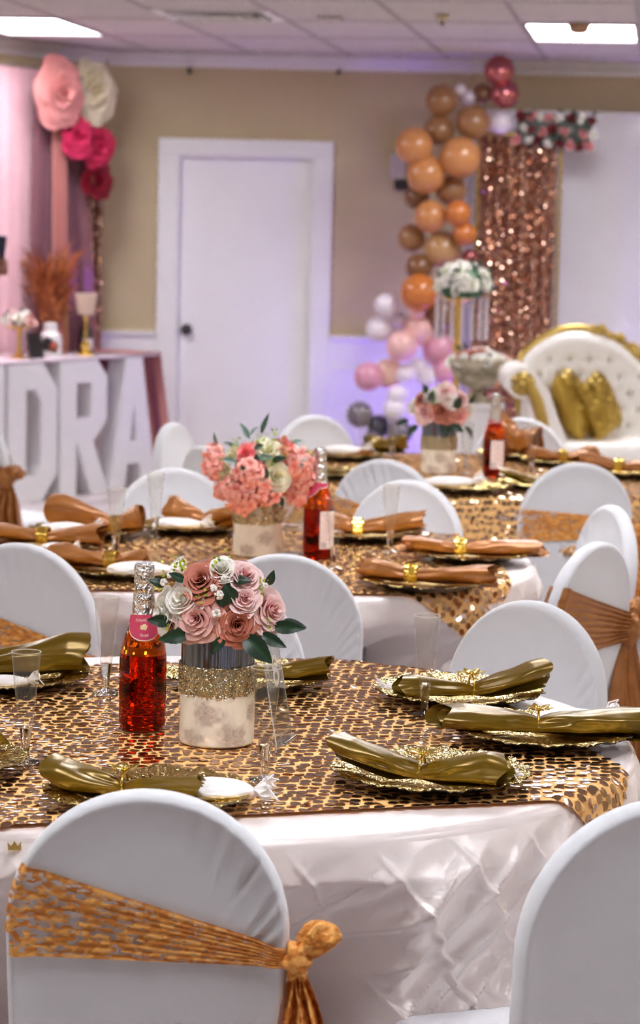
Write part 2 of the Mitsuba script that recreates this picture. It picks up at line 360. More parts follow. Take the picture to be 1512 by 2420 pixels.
# little things on the wall
for x, z, l in ((-0.90, 2.60, 'small dark hook high on the wall above the door'), (0.052, 2.617, 'small dark hook under the crown right of the door')):
    hk = num('wall_hook'); lab(hk, l, 'hook', 'dark hooks under the crown moulding')
    put(hk + '__plate', cbox(x - 0.014, x + 0.014, 16.06, 16.07, z - 0.025, z + 0.025, 0.003), 'm_matte', False, lin(92, 84, 72))
    put(hk + '__hook', tube([(x, 16.06, z - 0.005), (x + 0.008, 16.035, z - 0.02), (x + 0.012, 16.02, z - 0.012), (x + 0.012, 16.012, z + 0.008)], 0.006), 'm_matte', True, lin(70, 62, 54))
wk = num('wall_box'); lab(wk, 'pale wall-mounted box with dark lower part behind the balloons', 'wall box')
put(wk + '__housing', cbox(0.40, 0.50, 15.99, 16.07, 1.93, 2.10, 0.012), 'm_matte', True, lin(190, 182, 176))
put(wk + '__base', cbox(0.43, 0.52, 15.98, 16.07, 1.865, 1.93, 0.012), 'm_black')

# ------------------------------------------------------------------ tables, tablecloths, sequin overlays
TH, R = 0.76, 0.76
TABLES = [(-0.211, 4.268), (-0.19, 6.55), (0.62, 8.85)]
TNAME = ['front', 'middle', 'back']
# chairs: (x, y of the back's top, facing angle in degrees from +y, towards +x)
CH = {
 'M': (-0.223, 3.265, 1), 'N': (0.468, 3.275, -20), 'F': (0.446, 5.03, -140), 'I': (-0.215, 5.20, 180),
 'H': (-0.085, 5.665, -3), 'G': (-0.70, 5.754, 22), 'E': (0.68, 6.01, -55), 'D': (0.815, 6.83, -106), 'B': (0.269, 7.40, -150), 'J': (-0.455, 7.594, 166),
 'A': (0.208, 8.022, 26), 'C': (0.844, 8.06, -10), 'K': (-0.567, 9.292, 108), 'L': (-0.40, 8.372, 62), 'P': (-0.036, 9.815, 146), 'Q': (0.80, 9.919, 188), 'R': (1.27, 8.25, -44),
 'O': (-1.385, 9.6, 32),
}
OWNER = {'M': 0, 'N': 0, 'F': 0, 'I': 0, 'H': 1, 'G': 1, 'E': 1, 'D': 1, 'B': 1, 'J': 1, 'A': 2, 'C': 2, 'K': 2, 'L': 2, 'P': 2, 'Q': 2, 'R': 2}

def cloth_pushes(t):
    """(angle, reach) of every seat that slides under the table t: the cloth hangs in front of it"""
    cx, cy = TABLES[t]; out = []
    for k, (x, y, a) in CH.items():
        if OWNER.get(k) != t: continue
        d = np.array([math.sin(math.radians(a)), math.cos(math.radians(a))])
        tip = np.array([x, y]) + 0.44 * d - (cx, cy)
        reach = R - (np.linalg.norm(tip))
        if reach > -0.16: out.append((math.atan2(tip[1], tip[0]), reach + 0.05, np.linalg.norm(tip)))
    return out

def tablecloth(t, nth, nh, seed):
    cx, cy = TABLES[t]; th = np.linspace(0, 2 * PI, nth, endpoint=False)
    e = 0.016; drop = TH - 0.012
    # top rings, rounded edge, hanging skirt
    tops = [0.0, 0.25, 0.5, 0.62, 0.7, 0.74, 0.755]
    rows = []
    rs = np.random.default_rng(seed)
    ph = rs.uniform(0, 2 * PI, 8)
    push = cloth_pushes(t)
    for r in tops:
        z = TH + 0.0025 * (fb(np.c_[np.cos(th) * r * 9, np.sin(th) * r * 9, th * 0 + seed], 1.0) - 0.5) * (r > 0.1)
        rows.append(np.c_[r * np.cos(th), r * np.sin(th), z])
    for a in np.linspace(0.2, 1, 4) * PI / 2:
        rr = 0.755 + e * math.sin(a); rows.append(np.c_[rr * np.cos(th), rr * np.sin(th), np.full(nth, TH - e * (1 - math.cos(a)))])
    for h in np.linspace(e, drop, nh):
        s = (h - e) / (drop - e)
        tw = th + 1.45 * (h - e)
        f = 1 - np.abs(np.sin((9 * tw + 1.2 * np.sin(3 * tw + ph[0]) + ph[1]) / 2))
        g = 1 - np.abs(np.sin((33 * tw + 3 * np.sin(5 * tw + ph[2]) + ph[3]) / 2))
        amp = 0.11 * s ** 0.75
        r = 0.755 + e + amp * (f ** 1.6) + 0.060 * s ** 0.62 * g ** 1.5 + 0.02 * s
        X = np.c_[np.cos(th) * 1.0, np.sin(th) * 1.0, np.full(nth, h)]
        # packing creases: crossing ridges
        c1, c2 = (th * 0.78 + h * 0.9) / 0.125, (th * 0.78 - h * 0.8) / 0.14
        facet = meshkit.noise(np.c_[c1, c2, c1 * 0 + seed]) - 0.5
        q1 = np.abs(((th * 0.78 + h * 0.9) / 0.125 + 0.2 * fb(X, 5, 2, seed)) % 1 - 0.5); q2 = np.abs(((th * 0.78 - h * 0.8) / 0.14 + 0.2 * fb(X, 5, 2, seed + 3)) % 1 - 0.5)
        r = r + min(1, s * 9) * (0.009 * np.maximum(0, 1 - q1 / 0.07) + 0.010 * np.maximum(0, 1 - q2 / 0.07) + 0.030 * facet + 0.030 * (fb(X, 8, 3, seed + 5) - 0.5) + 0.010 * (fb(X, 26, 2, seed + 9) - 0.5) + 0.006 * (1 - np.abs(2 * fb(X + 7, 11, 2, seed + 4) - 1)) ** 6)
        for (an, reach, rt) in push:
            da = np.abs((th - an + PI) % (2 * PI) - PI)
            w = np.clip(1 - (da / (0.215 / max(rt, 0.4)) - 1) / 0.40, 0, 1)
            w = w * w * (3 - 2 * w)
            dep = np.clip((h - 0.07) / 0.17, 0, 1)
            base = 0.755 + e + 0.03 * s
            lim = rt - 0.085
            r = r + min(0.0, lim - base) * w * dep
        rows.append(np.c_[r * np.cos(th), r * np.sin(th), np.full(nth, TH - h)])
    P = np.stack(rows, 1) + np.array([cx, cy, 0])
    return mesh(tri(P, closed_u=True))

OV = [dict(half=0.63, rot=16.0), dict(half=0.665, rot=2.0), dict(half=0.915, rot=-4.0)]
def overlay_pt(t, a, b):
    """a, b: cloth coordinates -> world points of the square overlay draped over table t"""
    cx, cy = TABLES[t]; c, s = math.cos(math.radians(OV[t]['rot'])), math.sin(math.radians(OV[t]['rot']))
    x, y = c * a - s * b, s * a + c * b
    rho, th = np.hypot(x, y), np.arctan2(y, x)
    R0, e = 0.757, 0.022
    over = np.maximum(rho - R0, 0); arc = e * PI / 2
    ang = np.clip(over / e, 0, PI / 2)
    hang = np.maximum(over - arc, 0)
    wav = 0.5 + 0.5 * np.cos(26 * th + t)
    r = np.where(rho <= R0, rho, R0 + e * np.sin(ang) + hang * (0.04 + (0.12 if t == 2 else 0.2) * wav))
    z = TH + 0.0055 - e * (1 - np.cos(ang)) - hang * 0.96
    z = z + np.where(rho < R0, 0.004 * (meshkit.fbm(np.stack([x * 7, y * 7, x * 0 + t], -1), 2) - 0.4).clip(0), 0)
    return np.stack([cx + r * np.cos(th), cy + r * np.sin(th), z], -1)

def overlay(t, n):
    h = OV[t]['half']; g = np.linspace(-h, h, n); A, B = np.meshgrid(g, g, indexing='ij')
    # uneven hem
    k = 1 + 0.010 * (meshkit.noise(np.stack([A * 14, B * 14, A * 0 + t], -1)) - 0.5) * (np.maximum(abs(A), abs(B)) / h) ** 8
    return mesh(tri(overlay_pt(t, A * k, B * k)))

# one sequin: a thin slightly dished disc
def disc(r, n, th=0.0004):
    a = np.linspace(0, 2 * PI, n, endpoint=False)
    v = np.vstack([np.c_[r * np.cos(a), r * np.sin(a), a * 0 + th], [[0, 0, th * 0.2]], np.c_[r * np.cos(a), r * np.sin(a), a * 0]])
    i = np.arange(n); j = (i + 1) % n
    f = np.vstack([np.c_[i, j, i * 0 + n], np.c_[n + 1 + i, j, i], np.c_[n + 1 + i, n + 1 + j, j], np.c_[n + 1 + j, n + 1 + i, i * 0 + n]])
    return v, f
SEQ = disc(0.0087, 12); SEQ_PLY = mikit.ply(mesh(SEQ), 'm_sequin', False)
SEQ_LOW = disc(0.0088, 8)

def sequin_frames(t, seed, step=0.0212):
    """4x4 frames of the sequins of table t, nearest to the camera first"""
    rs = np.random.default_rng(seed); h = OV[t]['half'] - 0.001
    n = int(2 * h / step) + 1; nb = int(2 * h / (step * 1.22)) + 1; out = []
    A, B = np.meshgrid(np.arange(n), np.arange(nb), indexing='ij')
    A = (A - (n - 1) / 2 + 0.5 * (B % 2) - 0.25) * step; B = (B - (nb - 1) / 2) * step * 1.22
    rr = np.hypot(A, B)
    A = A.ravel() + rs.normal(0, 0.0020, A.size); B = B.ravel() + rs.normal(0, 0.0030, B.size)
    keep = (np.abs(A) < h) & (np.abs(B) < h); A, B = A[keep], B[keep]
    P = overlay_pt(t, A, B); d = 0.004
    U, V = overlay_pt(t, A + d, B) - overlay_pt(t, A - d, B), overlay_pt(t, A, B + d) - overlay_pt(t, A, B - d)
    N = np.cross(U, V); N /= np.linalg.norm(N, axis=1, keepdims=True)
    hang = np.clip((TH - P[:, 2]) / 0.03, 0, 1)
    tilt = rs.normal(0, 1, (len(P), 3)) * (0.045 + 0.20 * hang + 0.12 * (rs.random(len(P)) < 0.12))[:, None]
    # threads pull neighbouring rows the same way
    swirl = (meshkit.fbm(np.c_[P[:, :2] * 9, P[:, 2:] * 0 + seed], 2) - 0.5)[:, None] * np.array([0.07, 0.05, 0])
    N = N + tilt + swirl; N /= np.linalg.norm(N, axis=1, keepdims=True)
    X = np.cross(np.tile([0, 1.0, 0.1], (len(P), 1)), N); X /= np.linalg.norm(X, axis=1, keepdims=True); Y = np.cross(N, X)
    F = np.tile(np.eye(4), (len(P), 1, 1)); F[:, :3, 0], F[:, :3, 1], F[:, :3, 2] = X, Y, N
    F[:, :3, 3] = P + N * (0.0007 + rs.random(len(P))[:, None] * 0.0007)
    return F

def scatter(vf, F):
    v, f = vf; vs = np.einsum('kij,nj->kni', F[:, :3, :3], v) + F[:, None, :3, 3]
    fs = f[None] + (np.arange(len(F)) * len(v))[:, None, None]
    return mesh((vs.reshape(-1, 3), fs.reshape(-1, 3)))

CLOTH_LABEL = ['pale blush satin tablecloth on the front table with creased folds', 'pale blush satin tablecloth of the middle table behind the flowers', 'pale satin tablecloth of the back table near the sofa']
OV_LABEL = ['rose gold sequin overlay spread over the front table', 'rose gold sequin overlay on the middle table with a corner hanging over the edge', 'rose gold sequin overlay on the back table by the sofa, hanging between two chairs']
for t in range(3):
    cx, cy = TABLES[t]
    tk = num('round_table'); lab(tk, f'round folding table under the cloths, {["nearest the camera", "in the middle", "farthest back by the sofa"][t]}', 'table')
    put(tk + '__tabletop', lathe([(0, TH - 0.03), (0.735, TH - 0.03), (0.745, TH - 0.022), (0.745, TH - 0.008), (0.738, TH - 0.004), (0, TH - 0.004)], 64), 'm_matte', False, lin(190, 184, 170), xf(cx, cy))
    for sx in (-1, 1):
        for sy in (-1, 1):
            put(tk + '__leg', tube([(cx + sx * 0.30, cy + sy * 0.34, TH - 0.03), (cx + sx * 0.30, cy + sy * 0.38, 0.0)], 0.014), 'm_matte', True, lin(120, 120, 122))
    single('tablecloth', tablecloth(t, [1300, 480, 280][t], [120, 50, 30][t], 11 + t), 'm_cloth', CLOTH_LABEL[t], 'tablecloth', smooth=True)
    ok = num('sequin_overlay'); lab(ok, OV_LABEL[t], 'table overlay')
    put(ok + '__fabric', overlay(t, [130, 100, 90][t]), 'm_overlay')
    F = sequin_frames(t, 31 + t, [0.0197, 0.0200, 0.0204][t])
    cam = np.array([0, 0, CAM_Z]); d = np.linalg.norm(F[:, :3, 3] - cam, axis=1)
    seen = np.abs(F[:, 0, 3] / F[:, 1, 3]) < 0.131
    if t == 0: seen &= ~((np.abs(F[:, 0, 3] + 0.223) < 0.2) & (F[:, 1, 3] < 3.72))
    show = np.einsum('ki,ki->k', F[:, :3, 2], (cam - F[:, :3, 3]) / d[:, None]) / d ** 2
    order = np.argsort(-np.where(seen, np.abs(show), 0))
    near = order[:300]
    for q in near:
        k = num(ok + '__sequin'); scene[k] = {**SEQ_PLY, 'to_world': T([[float(x) for x in r] for r in F[q]])}
    sk = put(ok + '__sequin_field', scatter(SEQ_LOW if t else SEQ, F[np.setdiff1d(np.arange(len(F)), near)]), 'm_sequin', False); lab(sk, None, kind='stuff')

# ------------------------------------------------------------------ chairs in stretch covers
HC, TB, LEAN = 0.89, 0.021, math.tan(math.radians(7))
def chair_outline(n=132):
    """right foot, up the side, over the arch, down to the left foot and under the arch between the feet"""
    p = [(0.150, 0.015), (0.198, 0.012), (0.194, 0.25), (0.189, 0.42), (0.192, 0.58), (0.194, 0.685)]
    for a in np.linspace(0, PI, 41)[1:-1]: p.append((0.194 * math.cos(a), 0.685 + 0.205 * math.sin(a) ** 0.96))
    p += [(-0.194, 0.685), (-0.192, 0.58), (-0.189, 0.42), (-0.194, 0.25), (-0.198, 0.012), (-0.150, 0.015), (-0.12, 0.16), (-0.05, 0.25), (0, 0.265), (0.05, 0.25), (0.12, 0.16), (0.150, 0.015)]
    p = np.array(p); s = np.r_[0, np.cumsum(np.linalg.norm(np.diff(p, axis=0), axis=1))]
    q = np.linspace(0, s[-1], n, endpoint=False)
    return np.c_[np.interp(q, s, p[:, 0]), np.interp(q, s, p[:, 1])]

def chair_back(seed, folds, n=160):
    """folds: [(angle on the arch in degrees, spread, amplitude)] stretch creases running in from the rim"""
    o = chair_outline(n); c = np.array([0, 0.52]); rs = np.random.default_rng(seed)
    L = np.linalg.norm(o - c, axis=1)
    ds = np.r_[0, 0.0006, 0.002, 0.0045, 0.008, 0.012, 0.018, 0.025, 0.033, 0.041, 0.05, 0.062, 0.078, 0.098, 0.12, 0.15, 0.19]
    ang = np.degrees(np.arctan2(o[:, 1] - 0.62, o[:, 0]))
    rings = []
    def layer(side):
        out = []
        for d in ds:
            k = np.maximum(0.02, 1 - d / np.minimum(L, 0.3)) if d < 0.15 else np.full(n, 0.28 if d < 0.18 else 0.0)
            p = c + (o - c) * k[:, None]
            r, T2 = 0.012, 0.021
            half = T2 * math.sqrt(max(0, 1 - ((r - min(d, r)) / r) ** 2)) if d < r else T2 - 0.0075 * float(np.clip((d - r) / 0.035, 0, 1)) ** 0.7
            half = np.full(n, half)
            for (a0, sp, am) in folds:
                w = np.exp(-((ang - a0) / sp) ** 2); env = math.exp(-((d - 0.04) / 0.038) ** 2) * min(1, d / 0.010)
                half = half + am * w * env * (np.cos(np.radians(ang) * 44 + 3 * meshkit.noise(np.c_[ang * 0.08, ang * 0 + d * 9, ang * 0 + seed]) ) * 2.4 * np.clip(meshkit.noise(np.c_[ang * 0.16, ang * 0 + 4, ang * 0 + seed]) - 0.30, 0, 1) )
            y = side * half - (p[:, 1] - 0.45) * LEAN + (HC - 0.45) * LEAN
            out.append(np.c_[p[:, 0], y, p[:, 1]])
        return out
    rings = layer(-1)[::-1] + layer(1)[1:]
    return mesh(tri(np.stack(rings, 1), closed_u=True))

def back_y(z, side=-1, off=0.0):
    return side * (0.0135 + off) - (z - 0.45) * LEAN + (HC - 0.45) * LEAN

def chair_seat():
    Y0 = (HC - 0.45) * LEAN
    m = rbox(0.40, 0.41, 0.085, 0.032, 1); m.apply_translation((0, Y0 + 0.225, 0.415))
    # stretch skirt narrowing to the legs
    th = np.linspace(0, 2 * PI, 48, endpoint=False); P = []
    for z, k in ((0.42, 1.0), (0.38, 0.985), (0.33, 0.96), (0.30, 0.95)):
        arch = 0.05 * np.abs(np.cos(2 * th)) ** 0.5
        x = 0.196 * k * np.sign(np.cos(th)) * np.abs(np.cos(th)) ** 0.35; y = 0.20 * k * np.sign(np.sin(th)) * np.abs(np.sin(th)) ** 0.35
        zz = np.full(48, z) + (arch if z < 0.31 else 0) * 0.7
        P.append(np.c_[x, y + Y0 + 0.225, zz])
    return cat(m, mesh(tri(np.stack(P, 1), closed_u=True)))

def chair_leg(sx):
    Y0 = (HC - 0.45) * LEAN
    return tube([(sx * 0.178, Y0 + 0.40, 0.40), (sx * 0.182, Y0 + 0.405, 0.25), (sx * 0.19, Y0 + 0.415, 0.06), (sx * 0.192, Y0 + 0.418, 0.0)], [0.03, 0.026, 0.022, 0.026], 12)

def ribbon_mesh(zl, zr, side, sx0, sx1, nu, nv, pleat, hole, seed, off=0.006):
    """sash band across one face of the back: zl, zr = (low, high) at its left and right end (looking along -y of the chair from behind: x from sx0 to sx1)"""
    u, v = np.linspace(0, 1, nu), np.linspace(0, 1, nv); U, V = np.meshgrid(u, v, indexing='ij')
    ue = U ** 1.08
    lo, hi = zl[0] + (zr[0] - zl[0]) * ue, zl[1] + (zr[1] - zl[1]) * ue
    Z = lo + (hi - lo) * V
    half = np.where(Z > 0.685, 0.194 * np.sqrt(np.maximum(0.02, 1 - ((Z - 0.685) / 0.205) ** 2)), 0.191)
    X = (sx0 + (sx1 - sx0) * U) * half
    # the rim of the back is thicker than its middle
    rim = np.clip((np.abs(X) / half - 0.80) / 0.09, 0, 1); edge = np.clip((1 - np.abs(X) / half) / 0.05, 0, 1)
    body = 0.0135 + 0.0085 * rim
    Y = side * (body * (0.35 + 0.65 * edge) + off)
    pl = np.cos(V * 2 * PI * 4.2 + 2 * meshkit.noise(np.stack([U * 3, V * 5, U * 0 + seed], -1))) * pleat * (0.25 + U)
    Y = Y + side * (np.abs(pl) ) - (Z - 0.45) * LEAN + (HC - 0.45) * LEAN
    P = np.stack([X, Y, Z], -1)
    vv, f = tri(P)
    if hole > 0:
        W = 0.39; H = np.abs(zl[1] - zl[0])
        q = np.stack([U * W / 0.0075, V * H / 0.0030, U * 0 + seed], -1).reshape(-1, 3)
        a = meshkit.noise(q, seed); b = meshkit.noise(q * np.array([0.33, 0.5, 1]) + 9, seed + 1); c = meshkit.noise(q * np.array([2.1, 2.1, 1]) + 5, seed + 2)
        solid = (U.ravel() * 0.42) + 0.5 * (np.minimum(V, 1 - V).ravel() < 0.035)
        val = a * 0.62 + b * 0.26 + c * 0.12 - solid * 0.55
        drop = val > (0.60 - 0.1 * hole + 0.02)
        fd = drop[f].sum(1) >= 2
        f = f[~fd]
    return mesh((vv, f))

def knot_mesh(r=0.03, seed=1):
    s = trimesh.creation.icosphere(3, r); v = s.vertices
    a = np.arctan2(v[:, 2], v[:, 0]); k = 1 + 0.16 * np.cos(6 * a + 40 * v[:, 1]) * (1 - (v[:, 1] / r) ** 2) + 0.25 * (fb(v, 60, 2, seed) - 0.5)
    s.vertices = v * k[:, None] * np.array([0.75, 0.8, 1.1]); return s

def loop_mesh(L=0.085, w=0.05, seed=1):
    """a puffed, nearly closed bow loop rising from the origin along +z"""
    m = trimesh.creation.icosphere(5, 1.0); v = m.vertices.copy()
    t = (v[:, 2] + 1) / 2; k = 0.30 + 0.70 * np.sin(np.clip(t * 1.15, 0, 1) * PI / 2)
    a = np.arctan2(v[:, 1], v[:, 0]); r = 1 + 0.16 * np.cos(5 * a + 3 * t + seed) + 0.5 * (fb(v, 2.6, 3, seed) - 0.5)
    # a hollow where the loop opens
    r = r * (1 - 0.30 * np.exp(-((v[:, 0] - 0.8) ** 2 + v[:, 1] ** 2 + (v[:, 2] - 0.1) ** 2) / 0.12))
    m.vertices = np.c_[v[:, 0] * k * r * w * 0.55 + w * 0.30 * t, v[:, 1] * k * r * w * 0.42, t * L * (0.9 + 0.1 * r)]; return m

def tail_mesh(L=0.3, w0=0.02, w1=0.075, seed=1, k=3.0, n=50, m=40):
    """a hanging sash end: a folded sheet falling from the origin along -z"""
    u, v = np.linspace(0, 1, n), np.linspace(-1, 1, m); U, V = np.meshgrid(u, v, indexing='ij')
    w = w0 + (w1 - w0) * np.minimum(1, U * 2.2) ** 0.8 * (1 - 0.15 * U)
    amp = 0.006 + 0.022 * np.minimum(1, U * 2) * (0.7 + 0.3 * U)
    x = V * w * 0.5 + 0.012 * np.sin(U * 5 + seed) * U; y = amp * np.cos(V * PI * k + 1.2 * np.sin(U * 4 + seed)) + 0.008 * np.sin(U * 9)
    z = -L * U - 0.03 * U * np.abs(V) + 0.01 * np.sin(V * 7)
    P = np.stack([x, y, z], -1); P = P + (meshkit.fbm(P * 30 + seed * 3.1, 2, seed)[..., None] - 0.5) * 0.012 * U[..., None]
    return mesh(tri(P))

B_PLAIN, B_R, B_TOP, B_L = [chair_back(s, f, 160 if s == 1 else 400) for s, f in ((1, [(60, 40, 0.0004)]), (2, [(48, 30, 0.0042)]), (3, [(95, 45, 0.0055)]), (4, [(140, 30, 0.006)]))]
SEAT, LEGL, LEGR = chair_seat(), chair_leg(-1), chair_leg(1)
BACKS = {'plain': B_PLAIN, 'right': B_R, 'top': B_TOP, 'left': B_L}
_cov = {k: mikit.ply(v, 'm_cover', True) for k, v in BACKS.items()}
_seat, _legl, _legr = mikit.ply(SEAT, 'm_cover', 40), mikit.ply(LEGL, 'm_cover', True), mikit.ply(LEGR, 'm_cover', True)

CHLABEL = {
 'M': 'white covered chair in the left foreground, lace sash knotted at its right side',
 'N': 'white covered chair cut off by the right edge in the foreground, without sash in view',
 'F': 'white covered chair behind the front table at its right, creased front facing the camera',
 'I': 'white covered chair partly hidden behind the front table flowers, lace band low on it',
 'H': 'white covered chair with its plain back to the camera, between front and middle tables',
 'G': 'white covered chair at the left edge behind the front table, with lace sash',
 'E': 'white covered chair with a wide bronze satin sash, right of the middle table',
 'D': 'white covered chair seen edge-on at the right, just behind the bronze sash chair',
 'B': 'white covered chair facing the camera behind the middle table, lace band on its right',
 'J': 'white covered chair behind the middle table on the left, in front of the letters',
 'A': 'white covered chair with creased back, left in front of the back table',
 'C': 'white covered chair with horizontal lace sash, right in front of the back table',
 'K': 'narrow white covered chair seen from the side, in front of the white door',
 'L': 'white covered chair just left of the coral bouquet, mostly hidden',
 'P': 'white covered chair behind the back table at its left, before the violet light',
 'Q': 'white covered chair behind the back table, in front of the white sofa arm',
 'R': 'white covered chair of which only the left rim shows at the right edge',
 'O': 'white covered chair at the left edge by the letters, with a bronze satin bow',
}
WR = {'M': 'right', 'F': 'left', 'A': 'top', 'G': 'top', 'H': 'right', 'D': 'right', 'I': 'left', 'B': 'plain'}
def chair(k):
    x, y, a = CH[k]; M = xf(x, y, 0, -math.radians(a)); to = T([[float(v) for v in r] for r in M])
    root = num('banquet_chair'); lab(root, CHLABEL[k], 'chair', 'white covered banquet chairs')
    def st(sub, d): scene[num(f'{root}__{sub}')] = {**d, 'to_world': to}
    st('backrest', _cov[WR.get(k, 'plain')]); st('seat', _seat); st('leg', _legl); st('leg', _legr)
    return root, M

def sash(root, M, kind, zl, zr, side=-1, sx=(-1.0, 1.0), grid=(90, 40), hole=1.0, pleat=0.003, seed=1, knot=None, tails=(), loop=None):
    mat = 'm_lace' if kind == 'lace' else 'm_bronze'
    k = put(f'{root}__sash', ribbon_mesh(zl, zr, side, sx[0], sx[1], grid[0], grid[1], pleat, hole if kind == 'lace' else 0, seed), mat, True, M=M)
    lab(k, 'orange gold lace sash' if kind == 'lace' else 'wide bronze satin sash')
    # the band goes on round the other side of the back
    put(f'{k}__rear_band', ribbon_mesh(zl, (zl[0] * 0.3 + zr[0] * 0.7, zl[1] * 0.3 + zr[1] * 0.7), -side, sx[0], sx[1], max(30, grid[0] // 2), max(14, grid[1] // 2), pleat, (hole if kind == 'lace' else 0), seed + 5), mat, True, M=M)
    if knot is not None:
        kx, kz, s = knot; ky = back_y(kz, side, 0.004)
        put(f'{k}__knot', knot_mesh(0.03 * s, seed), mat, True, M=M @ xf(kx, ky, kz))
        if loop: put(f'{k}__loop', loop_mesh(loop[0], loop[1], seed), mat, True, M=M @ xf(kx + 0.005, ky, kz, 0, 1, 0, loop[2]))
        for (L, w, tilt, kk) in tails:
            put(f'{k}__tail', tail_mesh(L, 0.02 * s, w, seed + kk, 2.6), mat, True, M=M @ xf(kx, ky - 0.004 * side * -1, kz - 0.01, 0, 1, 0, tilt))

ROOTS = {k: chair(k) for k in CH}
sash(*ROOTS['M'], 'lace', (0.652, 0.785), (0.645, 0.672), grid=(320, 150), pleat=0.0024, seed=3, knot=(0.205, 0.653, 0.85), loop=(0.066, 0.05, 0.42), tails=((0.30, 0.062, 0.05, 2), (0.24, 0.05, -0.25, 5)))
sash(*ROOTS['G'], 'lace', (0.62, 0.74), (0.60, 0.635), grid=(110, 50), seed=8, knot=(0.205, 0.60, 0.9), tails=((0.30, 0.075, 0.0, 1),), loop=(0.05, 0.05, 0.9))
sash(*ROOTS['C'], 'lace', (0.625, 0.735), (0.640, 0.70), grid=(90, 40), hole=0.7, pleat=0.004, seed=12, knot=(0.205, 0.66, 0.9), tails=((0.30, 0.075, 0.0, 1),))
sash(*ROOTS['A'], 'lace', (0.61, 0.76), (0.60, 0.66), grid=(90, 40), hole=0.35, seed=15)
sash(*ROOTS['B'], 'lace', (0.66, 0.69), (0.585, 0.745), side=1, sx=(1.0, -1.0), grid=(100, 50), seed=21, hole=1.1)
sash(*ROOTS['I'], 'lace', (0.60, 0.715), (0.62, 0.72), side=1, sx=(1.0, -1.0), grid=(80, 36), seed=25)
sash(*ROOTS['Q'], 'lace', (0.66, 0.69), (0.60, 0.74), side=1, sx=(1.0, -1.0), grid=(60, 30), seed=28)
sash(*ROOTS['E'], 'satin', (0.60, 0.795), (0.62, 0.69), grid=(60, 60), pleat=0.008, seed=31, knot=(0.20, 0.65, 1.35), loop=(0.09, 0.07, 0.5), tails=((0.58, 0.20, -0.10, 1), (0.52, 0.18, -0.28, 4), (0.56, 0.16, 0.06, 7)))
sash(*ROOTS['O'], 'satin', (0.60, 0.82), (0.58, 0.68), grid=(50, 40), pleat=0.006, seed=36, knot=(0.19, 0.64, 1.5), loop=(0.08, 0.07, 0.8), tails=((0.26, 0.12, -0.18, 1), (0.24, 0.10, 0.15, 4)))

# ------------------------------------------------------------------ bottles
TZ = TH + 0.0085                     # where things stand on the sequins
def on_neck(m, prof, phi0):
    """wraps flat lettering (x along, y up, z out) round the lathe profile at angle phi0 (0 = facing -y)"""
    v = m.vertices.copy(); p = np.array(prof); r = np.interp(v[:, 1], p[:, 1], p[:, 0]) + v[:, 2]
    a = v[:, 0] / np.interp(v[:, 1], p[:, 1], p[:, 0]) + phi0
    m = m.copy(); m.vertices = np.c_[r * np.sin(a), -r * np.cos(a), v[:, 1]]; return m

BP = [(0.0, 0.006), (0.02, 0.003), (0.034, 0.0), (0.0385, 0.004), (0.0408, 0.012), (0.0410, 0.11), (0.0406, 0.128), (0.0388, 0.143), (0.0350, 0.158), (0.0288, 0.174), (0.0232, 0.190), (0.0200, 0.206), (0.0178, 0.228), (0.0160, 0.252), (0.0150, 0.280), (0.0, 0.281)]
OUT = [p for p in BP if p[0] > 0.01]
def fine(prof, step=0.004):
    p = np.array(prof); s = np.r_[0, np.cumsum(np.linalg.norm(np.diff(p, axis=0), axis=1))]; q = np.unique(np.r_[np.arange(0, s[-1], step), s])
    return np.c_[np.interp(q, s, p[:, 0]), np.interp(q, s, p[:, 1])]

def patch(prof, z_lo, z_hi, ph0, ph1, nz=10, na=40, off=0.0008, th=0.0005):
    """a curved label on the profile; z_lo, z_hi may be functions of u in -1..1"""
    p = np.array(prof); u = np.linspace(-1, 1, na); t = np.linspace(0, 1, nz)
    lo = np.array([z_lo(x) if callable(z_lo) else z_lo for x in u]); hi = np.array([z_hi(x) if callable(z_hi) else z_hi for x in u])
    Z = lo[:, None] + (hi - lo)[:, None] * t; A = ((ph0 + ph1) / 2 + (ph1 - ph0) / 2 * u)[:, None] + 0 * Z
    r = np.interp(Z, p[:, 1], p[:, 0]) + off
    return mesh(tri(np.stack([r * np.sin(A), -r * np.cos(A), Z], -1)))

